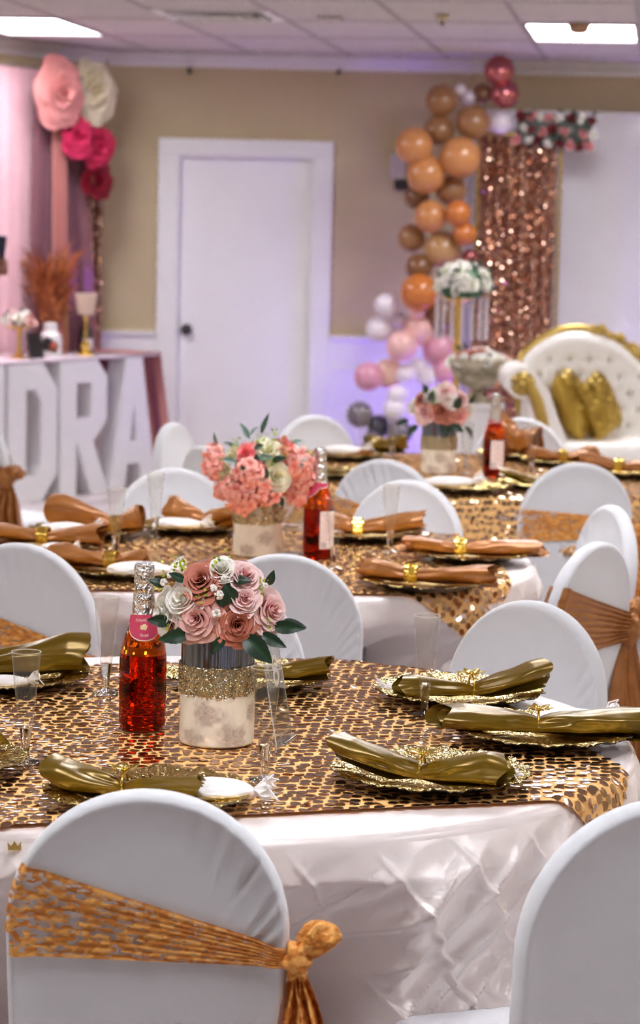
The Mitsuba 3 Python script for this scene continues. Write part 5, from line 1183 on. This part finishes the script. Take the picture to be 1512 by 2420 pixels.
# ------------------------------------------------------------------ balloons
BC = {'t': lin(150, 106, 68), 'b': lin(120, 80, 48), 'o': lin(192, 130, 78), 'd': lin(192, 112, 50), 'y': lin(174, 134, 90), 'w': lin(232, 224, 234), 'p': lin(234, 186, 182), 'r': lin(216, 152, 176), 'e': lin(236, 196, 176), 'g': lin(112, 104, 116), 'k': lin(64, 62, 74)}
BALL = [(1.033, 2.589, .095, 'c', 'dark rose chrome balloon at the very top of the garland'), (1.069, 2.452, .090, 'c', 'dark rose chrome balloon second from the top, above the small blush one'), (0.886, 1.458, .048, 'c', 'small chrome rose balloon just above the white flower ball'),
 (0.935, 2.449, .063, 'b', 'small brown balloon left of the chrome balloons'), (0.685, 2.402, .098, 't', 'tan balloon at the upper left end of the garland, beside tiny white ones'), (0.800, 2.471, .037, 'w', 'tiny white balloon between tan and brown ones, upper of two'), (0.848, 2.426, .045, 'w', 'tiny white balloon between tan and brown ones, lower of two'),
 (0.677, 2.223, .095, 't', 'tan balloon second from the top on the left side'), (0.881, 2.274, .106, 't', 'tan brown balloon left of the small blush balloon'), (0.525, 2.125, .114, 'o', 'light orange balloon farthest left in the upper garland'), (0.809, 2.062, .124, 'o', 'largest light orange balloon beside the sequin curtain'),
 (0.602, 1.955, .119, 'o', 'big light orange balloon in front, upper middle of the garland'), (0.758, 1.860, .095, 't', 'tan balloon under the largest orange one'), (0.551, 1.817, .079, 'b', 'brown balloon half hidden under the big front orange one'), (0.638, 1.698, .100, 'o', 'light orange balloon at mid height, left of two deep orange ones'),
 (0.808, 1.722, .079, 'd', 'deep orange balloon at mid height, upper of two'), (0.851, 1.597, .071, 'd', 'deep orange balloon at mid height, lower of two'), (0.524, 1.563, .087, 't', 'tan balloon at mid height on the left'), (0.716, 1.498, .116, 'y', 'large sandy balloon left above the white flower ball'), (0.576, 1.386, .085, 'b', 'brown balloon below the large sandy one'),
 (0.580, 1.230, .116, 'd', 'large deep orange balloon left of the white flower ball'), (0.727, 1.095, .111, 'b', 'amber brown balloon behind the crystal strands'), (0.379, 1.147, .074, 'w', 'white balloon highest on the left'), (0.338, 1.001, .082, 'w', 'white balloon farthest left against the beige wall'), (0.459, 1.061, .048, 'w', 'small white balloon right of the two left white ones'),
 (0.581, 1.001, .103, 'p', 'blush balloon under the large deep orange one'), (0.484, 0.899, .098, 'p', 'blush balloon at the chair rail height'), (0.720, 0.886, .111, 'r', 'rosy balloon left of the urn flowers'), (0.570, 1.113, .053, 'p', 'small blush balloon just under the deep orange one'), (0.280, 0.706, .090, 'r', 'pink balloon farthest left, low on the garland'),
 (0.405, 0.728, .095, 'e', 'peach balloon low on the left'), (0.515, 0.725, .066, 'w', 'white balloon right of the low peach one'), (0.587, 0.776, .056, 'w', 'small white balloon at the top of the low white group'), (0.652, 0.709, .074, 'w', 'white balloon above the back bouquet'), (0.763, 0.743, .085, 'r', 'pink balloon left of the urn bowl'),
 (0.466, 0.595, .066, 'w', 'white balloon low, left above the back bouquet'), (0.455, 0.506, .079, 'w', 'white balloon lowest, behind a champagne flute'), (0.233, 0.469, .082, 'g', 'grey balloon farthest left near the floor'), (0.353, 0.398, .074, 'k', 'dark grey balloon beside the left grey one'), (0.316, 0.313, .058, 'g', 'grey balloon under the dark grey one'), (0.485, 0.362, .079, 'g', 'grey balloon behind the back vase'), (1.051, 2.278, .071, 'w', 'small pale blush balloon under the chrome balloons')]
bp = [(0.0, -1.0)] + [(math.sin(a) * (1 + 0.0), -math.cos(a)) for a in np.linspace(0.06, PI - 0.35, 22)] + [(0.22, 1.00), (0.10, 1.12), (0.05, 1.17), (0.09, 1.22), (0.0, 1.215)]
for i, (x, z, r, c, l) in enumerate(BALL):
    rs = np.random.default_rng(i); yy = 15.3 + (-0.10 if c in 'od' else 0.03) + rs.normal(0, 0.04); yy = min(yy, 15.6)
    sc = yy / 15.3; d = np.array([rs.normal(0, .3), 0.8, rs.normal(-0.1, 0.4)])
    m = moved(lathe(bp, 36), axis_to(d, 0, (x * sc, yy, CAM_Z + (z - CAM_Z) * sc), r * 1.0))
    if c == 'c': single('balloon', m, 'm_chrome', l, 'balloon', 'balloons of the garland')
    else: single('balloon', m, 'm_balloon', l, 'balloon', 'balloons of the garland', color=BC[c])

# ------------------------------------------------------------------ glossy white board, sequin curtain, flower garland
k = num('white_board'); lab(k, 'large glossy white board on the wall behind sofa and sequin curtain', 'board')
put(k + '__panel', bx(0.90, 2.2, 15.92, 15.95, 0.03, 2.365), 'm_board', False); put(k + '__panel', bx(2.206, 3.5, 15.92, 15.95, 0.03, 2.365), 'm_board', False)
put(k + '__top_rail', cbox(0.88, 3.52, 15.91, 15.96, 2.365, 2.385), 'm_trim', False); put(k + '__foot_rail', cbox(0.88, 3.52, 15.91, 15.96, 0.0, 0.03), 'm_trim', False)
for x in (0.88, 3.50): put(k + '__side_rail', cbox(x, x + 0.02, 15.91, 15.96, 0.03, 2.365), 'm_trim', False)
def curtain(U, V):
    x = 0.952 + 0.475 * U + 0.004 * np.sin(V * 9 + U * 20); y = 15.50 + 0.018 * np.cos(U * 2 * PI * 6 + 0.6 * np.sin(V * 3)) + 0.006 * np.cos(U * 2 * PI * 13 + V * 4)
    return np.stack([x - 0.012 * V + 0.05 * (1 - V) * (U - 0.2) * 0, y, 0.06 + 2.14 * V], -1)
k = num('sequin_curtain'); lab(k, 'glittering rose gold sequin curtain hanging beside the balloon garland', 'sequin curtain')
u, v = np.linspace(0, 1, 160), np.linspace(0, 1, 20); U, V = np.meshgrid(u, v, indexing='ij'); put(k + '__backing', mesh(tri(curtain(U.ravel(), V.ravel()).reshape(160, 20, 3) + np.array([0, 0.004, 0]))), 'm_matte', True, lin(110, 74, 58))
kk = put(k + '__sequins', sequin_sheet(44, 190, curtain, 9, 0.0088, 0.5), 'm_sequin_dark', False); lab(kk, None, kind='stuff')
put(k + '__rod', tube([(0.93, 15.50, 2.215), (1.45, 15.50, 2.215)], 0.012), 'm_goldpaint')
for x in (0.935, 1.445): put(k + '__post', tube([(x, 15.53, 0), (x, 15.53, 2.22)], 0.011), 'm_goldpaint')
k = num('rose_garland'); lab(k, 'block of pink, burgundy and white roses at the top of the sequin curtain', 'flower garland')
rs = np.random.default_rng(55); pts = []
cols = [(lin(90, 26, 34), lin(130, 50, 56)), (lin(206, 120, 124), lin(226, 156, 156)), WHITE]
put(k + '__foliage', rbox(0.46, 0.06, 0.20, 0.028), 'm_leaf', True, GREEN, xf(1.395, 15.47, 2.245, 0, 1, 0, 0.06))
for j in range(3):
    for i in range(8):
        pts.append((1.175 + i * 0.0625 + rs.normal(0, 0.006) + 0.02 * (j % 2), 15.435 + rs.normal(0, .008), 2.325 - j * 0.075 - i * 0.003 + rs.normal(0, 0.006), 0.031 + rs.normal(0, 0.002), cols[(i + j * 2 + (i // 3)) % 3], (rs.normal(0, .2), -1, 0.15 + rs.normal(0, .2))))
rose_cluster(k, pts, 56, 11, 46, 0.05)

# ------------------------------------------------------------------ flower ball stand, urn on pillar
k = num('flower_ball_stand'); lab(k, 'gold stand with white flower ball and crystal strands beside the balloons', 'flower stand')
bxx, byy = 0.775, 14.0
put(k + '__column', lathe(fine([(0, 0), (0.13, 0), (0.13, 0.015), (0.05, 0.03), (0.018, 0.06), (0.016, 0.45), (0.03, 0.47), (0.016, 0.50), (0.015, 0.92), (0.032, 0.96), (0.018, 1.0), (0.016, 1.20), (0.10, 1.235), (0.11, 1.245), (0, 1.25)], 0.02), 24), 'm_gold', 40, M=xf(bxx - 0.02, byy, 0))
rs = np.random.default_rng(61); pts = []
for q in range(64):
    a = rs.uniform(0, 2 * PI); e = math.asin(rs.uniform(-0.25, 1)); d = np.array([math.cos(e) * math.cos(a), math.cos(e) * math.sin(a), math.sin(e)])
    if d[1] > 0.5: continue
    pts.append((bxx + d[0] * 0.145, byy + d[1] * 0.14, 1.315 + d[2] * 0.115, 0.036 + rs.normal(0, 0.003), WHITE if q % 4 else (lin(214, 222, 190), lin(240, 244, 226)), tuple(d + np.array([0, -0.2, 0.1]))))
core = trimesh.creation.icosphere(3, 0.13); core.vertices *= np.array([1, 1, 0.8]); put(k + '__foliage_core', core, 'm_leaf', True, GREEN2, xf(bxx, byy, 1.315))
rose_cluster(k, pts, 62, 9, 26, 0.05)
for q in range(16):
    a = q * 2 * PI / 16; x, y = bxx + 0.145 * math.cos(a), byy + 0.12 * math.sin(a); n_ = 15
    bd = []
    for j in range(n_):
        s = trimesh.creation.icosphere(1, 0.0062); s.vertices[:, 2] *= 1.3; s.apply_translation((x, y, 1.245 - 0.0165 * j)); bd.append(s)
    put(k + '__crystal_strand', cat(*bd), 'm_gloss', False, lin(226, 222, 232))
k = num('flower_urn'); lab(k, 'footed champagne urn filled with roses on a white pillar', 'urn'); ux, uy, uz = 0.835, 13.3, 0.705
put(k + '__bowl', lathe(fine([(0, 0), (0.085, 0), (0.085, 0.012), (0.06, 0.02), (0.028, 0.035), (0.024, 0.055), (0.04, 0.072), (0.085, 0.09), (0.13, 0.135), (0.152, 0.19), (0.160, 0.20), (0.165, 0.215), (0.168, 0.235), (0.158, 0.238), (0.14, 0.20), (0, 0.195)], 0.008), 48, lambda P, th: P * (1 + np.stack([0.025 * np.cos(th * 24)[:, None] * ((P[..., 2] > 0.09) & (P[..., 2] < 0.19)), 0.025 * np.cos(th * 24)[:, None] * ((P[..., 2] > 0.09) & (P[..., 2] < 0.19)), 0 * P[..., 2]], -1))), 'm_stone', 40, M=xf(ux, uy, uz))
rs = np.random.default_rng(71); pts = []
cc = [WHITE, PALE, BROWN, WHITE, DUSTY]
for q in range(26):
    a = q * 2.4; rr = 0.155 * math.sqrt((q + 0.5) / 26); pts.append((ux + rr * math.cos(a), uy + rr * math.sin(a), uz + 0.275 - rr * 0.35, 0.040, cc[q % 5], (math.cos(a) * rr * 6, math.sin(a) * rr * 6 - 0.6, 0.8)))
rose_cluster(k, pts, 72, 10, 24, 0.05)
k = num('pillar'); lab(k, 'white round pillar under the flower urn', 'pillar')
put(k + '__shaft', lathe([(0.13, 0.03), (0.13, 0.67)], 48), 'm_trim', True, M=xf(ux, uy, 0)); put(k + '__top', lathe([(0, 0.67), (0.145, 0.67), (0.15, 0.68), (0.15, 0.70), (0.145, 0.705), (0, 0.705)], 48), 'm_trim', 40, M=xf(ux, uy, 0)); put(k + '__foot', lathe([(0, 0), (0.15, 0), (0.15, 0.025), (0.14, 0.03), (0, 0.03)], 48), 'm_trim', 40, M=xf(ux, uy, 0))

# ------------------------------------------------------------------ throne sofa
k = num('throne_sofa'); lab(k, 'white tufted throne sofa with gold carved frame and scrolled arm', 'sofa')
SX = 1.09
# outline of the back (x, z): arch at the left, sweeping down to the right
bo = [(SX - 0.06, 0.55), (SX - 0.055, 0.86), (SX - 0.03, 0.96), (SX + 0.05, 1.04), (SX + 0.14, 1.09), (SX + 0.26, 1.11), (SX + 0.38, 1.09), (SX + 0.48, 1.045), (SX + 0.57, 0.97), (SX + 0.64, 0.90), (SX + 0.76, 0.84), (SX + 0.95, 0.80), (SX + 1.10, 0.78), (SX + 1.14, 0.74), (SX + 1.14, 0.55)]
from scipy.interpolate import splprep, splev
tck, _ = splprep(np.array(bo).T, s=0, k=3); ob = np.array(splev(np.linspace(0, 1, 100), tck)).T
# tufted cushion: grid between seat line and outline
nu, nv = 110, 46; u, v = np.linspace(0, 1, nu), np.linspace(0, 1, nv)
xs = np.linspace(SX - 0.055, SX + 1.135, nu); top = np.interp(xs, np.maximum.accumulate(ob[3:-3, 0]), ob[3:-3, 1]); top[0] = top[-1] = 0.70
X = np.repeat(xs[:, None], nv, 1); Z = 0.50 + (top[:, None] - 0.50) * v[None]
Y = np.full_like(X, 13.05); Y = Y + 0.10 * (Z - 0.5)
edge = np.minimum.reduce([np.clip((X - xs[0]) / 0.05, 0, 1), np.clip((xs[-1] - X) / 0.05, 0, 1), np.clip((top[:, None] - Z) / 0.05, 0, 1)]); Y = Y - 0.055 * np.sqrt(edge)
tufts = [(SX - 0.0 + i * 0.105 + 0.0525 * (j % 2), 0.62 + j * 0.085) for j in range(6) for i in range(12)]
tufts = [(a, b) for a, b in tufts if b < np.interp(a, xs, top) - 0.07]
for a, b in tufts: Y += 0.030 * np.exp(-((X - a) ** 2 + (Z - b) ** 2) / 0.018 ** 2) + 0.008 * np.exp(-(np.abs(X - a) + np.abs(Z - b)) / 0.03)
put(k + '__back_cushion', mesh(tri(np.stack([X, Y, Z], -1))), 'm_leather', M=None)
put(k + '__back_panel', ext(Polygon(ob), 0.04), 'm_leather', 40, M=xf(0, 13.14, 0, rx=PI / 2))
for a, b in tufts:
    s = trimesh.creation.icosphere(1, 0.0075); s.apply_translation((a, 13.05 + 0.10 * (b - 0.5) - 0.030, b)); put(k + '__tuft_button', s, 'm_gloss', True, lin(168, 164, 140))
put(k + '__back_frame', tube(np.c_[ob[:, 0], 13.085 + 0.10 * (ob[:, 1] - 0.5), ob[:, 1] + 0.008], np.where(np.arange(100) < 6, 0.012, 0.026), 10), 'm_goldpaint')
rs = np.random.default_rng(81); cr = []
for q in range(60):
    t = rs.uniform(0.42, 0.66); p = ob[int(t * 99)]; s = trimesh.creation.icosphere(1, rs.uniform(0.010, 0.022)); s.vertices *= np.array([1, 0.6, 1]); s.apply_translation((p[0] + rs.normal(0.012, 0.014), 13.05 + 0.1 * (p[1] - .5) + rs.normal(0, 0.008), p[1] + rs.normal(0.012, 0.014))); cr.append(s)
kk = put(k + '__carved_crest', cat(*cr), 'm_goldpaint'); lab(kk, 'carved gold ornament on the top rail')
put(k + '__seat', rbox(1.28, 0.66, 0.17, 0.06, 2), 'm_leather', M=xf(SX + 0.58, 12.75, 0.485))
put(k + '__apron', cat(cbox(SX - 0.03, SX + 1.2, 12.41, 12.46, 0.33, 0.42, 0.012), tube([(SX - 0.04, 12.41, 0.41), (SX + 1.21, 12.41, 0.41)], 0.018), tube([(SX - 0.04, 12.41, 0.335), (SX + 1.21, 12.41, 0.335)], 0.014)), 'm_goldpaint', 40)
for x, y in ((SX, 12.46), (SX + 1.17, 12.46), (SX, 13.02), (SX + 1.17, 13.02)): put(k + '__leg', tube([(x, y, 0.36), (x + (0.03 if x > 1.5 else -0.03), y - 0.02, 0.22), (x, y, 0.08), (x, y - 0.02, 0.0)], [0.045, 0.04, 0.022, 0.028], 10), 'm_goldpaint')
# scrolled arm: profile in x, z swept in y
def arm_prof(n=60):
    pts = [(SX + 0.18, 0.52), (SX + 0.14, 0.60), (SX + 0.09, 0.72), (SX + 0.05, 0.83)]
    c = np.array([SX - 0.085, 0.865]); 
    for a in np.linspace(math.radians(12), math.radians(285), 26): r = 0.088 - 0.012 * (a / 5); pts.append((c[0] + r * math.cos(a), c[1] + r * math.sin(a)))
    return np.array(pts)
ap = arm_prof(); inner_ = np.array([(SX + 0.02, 0.50), (SX + 0.005, 0.62), (SX - 0.015, 0.74), (SX - 0.035, 0.80)])
outline = np.vstack([ap, [[SX - 0.04, 0.79]], inner_[::-1][1:]])
pl = Polygon(outline).buffer(0)
put(k + '__arm', ext(pl, 0.60), 'm_leather', 45, M=xf(0, 13.06, 0, rx=PI / 2))
put(k + '__arm', ext(pl, 0.60), 'm_leather', 45, M=xf(2 * (SX + 0.58), 13.06 - 0.60, 0, PI, rx=PI / 2))
sw = np.vstack([[(SX + 0.03, 0.42), (SX + 0.035, 0.55), (SX + 0.02, 0.68), (SX - 0.01, 0.78), (SX - 0.05, 0.85)], [(SX - 0.085 + 0.036 * math.cos(a), 0.862 + 0.036 * math.sin(a)) for a in np.linspace(0.3, 5.2, 14)]])
put(k + '__arm_scroll', tube(np.c_[sw[:, 0], np.full(len(sw), 12.455), sw[:, 1]], np.linspace(0.034, 0.022, len(sw)), 10), 'm_goldpaint')
put(k + '__arm_scroll', tube(np.c_[2 * (SX + 0.58) - sw[:, 0], np.full(len(sw), 12.455), sw[:, 1]], np.linspace(0.034, 0.022, len(sw)), 10), 'm_goldpaint')
put(k + '__volute', moved(trimesh.creation.icosphere(2, 0.034), xf(SX - 0.085, 12.445, 0.862)), 'm_goldpaint')
def pillow(label, M, w, h, seed):
    u = np.linspace(-1, 1, 40); U, V = np.meshgrid(u, u, indexing='ij'); th = 0.075 * ((1 - U ** 4) * (1 - V ** 4)) ** 0.55
    th = th * (1 + 0.25 * (meshkit.fbm(np.stack([U * 2.5, V * 2.5, U * 0 + seed], -1), 3) - 0.5)); sx = w / 2 * U * (1 - 0.10 * (1 - V ** 2)); sz = h / 2 * V * (1 - 0.10 * (1 - U ** 2))
    m = cat(tri(np.stack([sx, -th, sz], -1)), tri(np.stack([sx, th, sz], -1)[::-1]))
    k = num('gold_pillow'); lab(k, label, 'pillow', 'gold sequin pillows on the sofa'); put(k + '__cover', m, 'm_goldsequin', True, M=M)
    rs = np.random.default_rng(seed); q = 1600; a, b = rs.uniform(-.96, .96, q), rs.uniform(-.96, .96, q); sg = np.where(rs.random(q) < 0.7, -1, 1)
    t_ = 0.075 * ((1 - a ** 4) * (1 - b ** 4)) ** 0.55; P = np.c_[w / 2 * a * (1 - 0.10 * (1 - b ** 2)), sg * (t_ + 0.003), h / 2 * b * (1 - 0.10 * (1 - a ** 2))]
    N = np.c_[a ** 3 * 1.2, sg, b ** 3 * 1.2] + rs.normal(0, 0.35, (q, 3)); N /= np.linalg.norm(N, axis=1, keepdims=True); Xx = np.cross(N, [0, 0, 1.0]); Xx /= np.linalg.norm(Xx, axis=1, keepdims=True); F = np.tile(np.eye(4), (q, 1, 1)); F[:, :3, 0], F[:, :3, 1], F[:, :3, 2], F[:, :3, 3] = Xx, np.cross(N, Xx), N, P
    kk = put(k + '__sequins', scatter(disc(0.008, 7), F), 'm_goldsequin', False, M=M); lab(kk, None, kind='stuff')
pillow('gold sequin pillow nearest the sofa arm, seen edge-on', xf(SX + 0.20, 12.80, 0.745, ry=-0.36) @ xf(rz=math.radians(80)), 0.34, 0.36, 3)
pillow('gold sequin pillow right of the edge-on one', xf(SX + 0.335, 12.80, 0.735, ry=-0.42) @ xf(rz=math.radians(62)), 0.30, 0.33, 6)

# ------------------------------------------------------------------ violet floor lamps
for x, y, f_, l in [(0.46, 15.78, 1.3, 'small violet floor lamp behind the grey balloons'), (1.10, 15.20, 2.6, 'small violet floor lamp at the foot of the sequin curtain'), (-1.43, 15.70, 0.4, 'small violet floor lamp behind the mauve tulle'), (0.80, 15.62, 1.0, 'small violet floor lamp behind the white pillar')]:
    k = num('floor_lamp'); lab(k, l, 'lamp', 'violet floor lamps'); put(k + '__housing', lathe([(0, 0.0), (0.06, 0.0), (0.066, 0.01), (0.066, 0.09), (0.06, 0.10), (0.05, 0.095), (0, 0.09)], 32), 'm_black', 40, M=xf(x, y, 0))
    dm = mesh(disc(0.048, 24, 0.002)); dm.apply_translation((x, y, 0.098)); put(k + '__lens', dm, 'm_black_emit', False, emitter={'type': 'area', 'radiance': rgb(*[UPLIGHT * f_ * c for c in UPLIGHT_RGB])})

# violet light bars on thin stands behind the mauve tulle
for s_, z0, z1, l in ((-0.22, 1.16, 1.42, 'violet light bar behind the mauve tulle, left of two'), (-0.03, 1.18, 1.34, 'violet light bar behind the mauve tulle, right of two')):
    k = num('light_bar'); lab(k, l, 'lamp', 'violet light bars behind the tulle')
    put(k + '__housing', cbox(s_ - 0.03, s_ + 0.03, 0.556, 0.572, z0, z1, 0.004), 'm_black', False, M=ML); put(k + '__stand', tube([(s_, 0.565, 0), (s_, 0.565, z0)], 0.008), 'm_black', M=ML)
    e = bx(s_ - 0.022, s_ + 0.022, 0.5545, 0.5555, z0 + 0.01, z1 - 0.01); put(k + '__lens', e, 'm_black_emit', False, M=ML, emitter={'type': 'area', 'radiance': rgb(*[7.0 * c for c in UPLIGHT_RGB])})

# ------------------------------------------------------------------ the person at the left edge holding up a phone
def limb_union(chains, extra=()):
    m = m3d.Manifold(); parts = list(extra)
    for ch in chains:
        for (p0, r0), (p1, r1) in zip(ch[:-1], ch[1:]):
            parts.append(m3d.Manifold.batch_hull([m3d.Manifold.sphere(r0, 16).translate(list(map(float, p0))), m3d.Manifold.sphere(r1, 16).translate(list(map(float, p1)))]))
    return m3d.Manifold.batch_boolean(parts, m3d.OpType.Add)
def smooth_body(man, ln=0.012, it=8):
    mm = man.refine_to_length(ln).to_mesh(); t = trimesh.Trimesh(mm.vert_properties[:, :3], mm.tri_verts, process=True); trimesh.smoothing.filter_taubin(t, iterations=it); return t
k = num('person'); lab(k, 'person at the left edge of whom only a hand holding up a phone shows', 'person')
PX, PY = -2.02, 12.98; pv = np.array([PX, PY, 0.0])
def J(x, y, z): return pv + np.array([x, y, z])
hand = np.array([-1.712, 12.90, 1.375])
fing = []
for i, (dz, ln) in enumerate(((0.036, 0.9), (0.014, 1.0), (-0.008, 0.95), (-0.028, 0.75))):
    b = hand + np.array([0.005, -0.010, dz]); fing.append([(b, 0.0105), (b + np.array([0.036, -0.006, 0.002]), 0.0098), (b + np.array([0.050, 0.012, 0.003]) , 0.0092), (b + np.array([0.036, 0.030 * ln, 0.004]), 0.0085)])
thumb = [(hand + np.array([-0.015, -0.012, 0.015]), 0.013), (hand + np.array([0.0, -0.022, 0.045]), 0.011), (hand + np.array([0.012, -0.010, 0.072]), 0.009)]
wr = hand + np.array([-0.055, 0.0, -0.05])
arm = [(J(0.20, 0.02, 1.40), 0.055), (J(0.26, -0.16, 1.16), 0.043), (wr, 0.027), (hand + np.array([-0.012, 0, -0.005]), 0.032)]
arm2 = [(J(-0.20, 0.02, 1.40), 0.055), (J(-0.27, 0.02, 1.12), 0.043), (J(-0.24, -0.10, 0.88), 0.028), (J(-0.23, -0.14, 0.80), 0.03)]
legs = [[(J(s * 0.09, 0, 0.92), 0.095), (J(s * 0.10, -0.02, 0.49), 0.062), (J(s * 0.105, 0.02, 0.09), 0.042), (J(s * 0.11, -0.12, 0.035), 0.032)] for s in (-1, 1)]
torso = [[(J(0, 0, 0.95), 0.135), (J(0, 0, 1.12), 0.12), (J(0, 0, 1.32), 0.125)], [(J(-0.17, 0.01, 1.40), 0.06), (J(0, 0, 1.40), 0.08), (J(0.17, 0.01, 1.40), 0.06)], [(J(0, 0.0, 1.40), 0.06), (J(0, -0.01, 1.53), 0.05)]]
head = [m3d.Manifold.sphere(0.1, 24).scale([0.76, 0.94, 1.16]).translate(list(J(0, -0.02, 1.64))), m3d.Manifold.sphere(0.018, 12).scale([0.7, 1, 1.2]).translate(list(J(0, -0.12, 1.625))), *[m3d.Manifold.sphere(0.02, 12).scale([0.4, 0.8, 1.3]).translate(list(J(s * 0.078, -0.01, 1.635))) for s in (-1, 1)],
        m3d.Manifold.sphere(0.012, 12).scale([2.0, 0.8, 0.6]).translate(list(J(0, -0.10, 1.582)))]
put(k + '__body', smooth_body(limb_union([arm, arm2, thumb, *fing, *legs, *torso], head), 0.008, 6), 'm_skin')
for s in (-1, 1): put(k + '__eye', trimesh.creation.icosphere(2, 0.011), 'm_gloss', True, lin(40, 28, 22), xf(*J(s * 0.03, -0.103, 1.65)))
hm = trimesh.creation.icosphere(4, 0.108); v = hm.vertices; v *= np.array([0.78, 0.95, 1.14]); keep = ~((v[:, 1] < -0.03) & (v[:, 2] < 0.06)); hm.update_vertices(keep) if False else None
hm.update_faces(keep[hm.faces].all(1)); put(k + '__hair', hm, 'm_matte', True, lin(24, 18, 16), xf(*J(0, -0.012, 1.65)))
shirt = smooth_body(limb_union([[(J(0, 0, 0.90), 0.152), (J(0, 0, 1.12), 0.138), (J(0, 0, 1.33), 0.142)], [(J(-0.17, 0.01, 1.40), 0.072), (J(0, 0, 1.39), 0.094), (J(0.17, 0.01, 1.40), 0.072)], [(J(0.17, 0.01, 1.40), 0.072), (J(0.235, -0.08, 1.27), 0.06)], [(J(-0.17, 0.01, 1.40), 0.072), (J(-0.24, 0.02, 1.26), 0.06)]]), 0.015, 6)
put(k + '__shirt', shirt, 'm_matte', True, lin(40, 40, 52))
trs = smooth_body(limb_union([[(J(s * 0.085, 0, 0.92), 0.112), (J(s * 0.10, -0.02, 0.49), 0.078), (J(s * 0.105, 0.02, 0.10), 0.062)] for s in (-1, 1)]), 0.015, 6)
put(k + '__trousers', trs, 'm_matte', True, lin(36, 40, 60))
for s in (-1, 1): put(k + '__shoe', moved(rbox(0.09, 0.25, 0.075, 0.034), xf(*J(s * 0.11, -0.06, 0.04))), 'm_black')
k = num('phone'); lab(k, 'blue phone held up at the left edge', 'phone'); MP = xf(hand[0] + 0.012, hand[1] + 0.012, hand[2] + 0.095, 0.35, 1, 0, 0.10)
put(k + '__case', rbox(0.072, 0.010, 0.150, 0.0045), 'm_gloss', True, lin(28, 48, 96), MP); put(k + '__screen', bx(-0.032, 0.032, -0.0056, -0.0050, -0.068, 0.068), 'm_gloss', False, lin(18, 26, 50), MP)
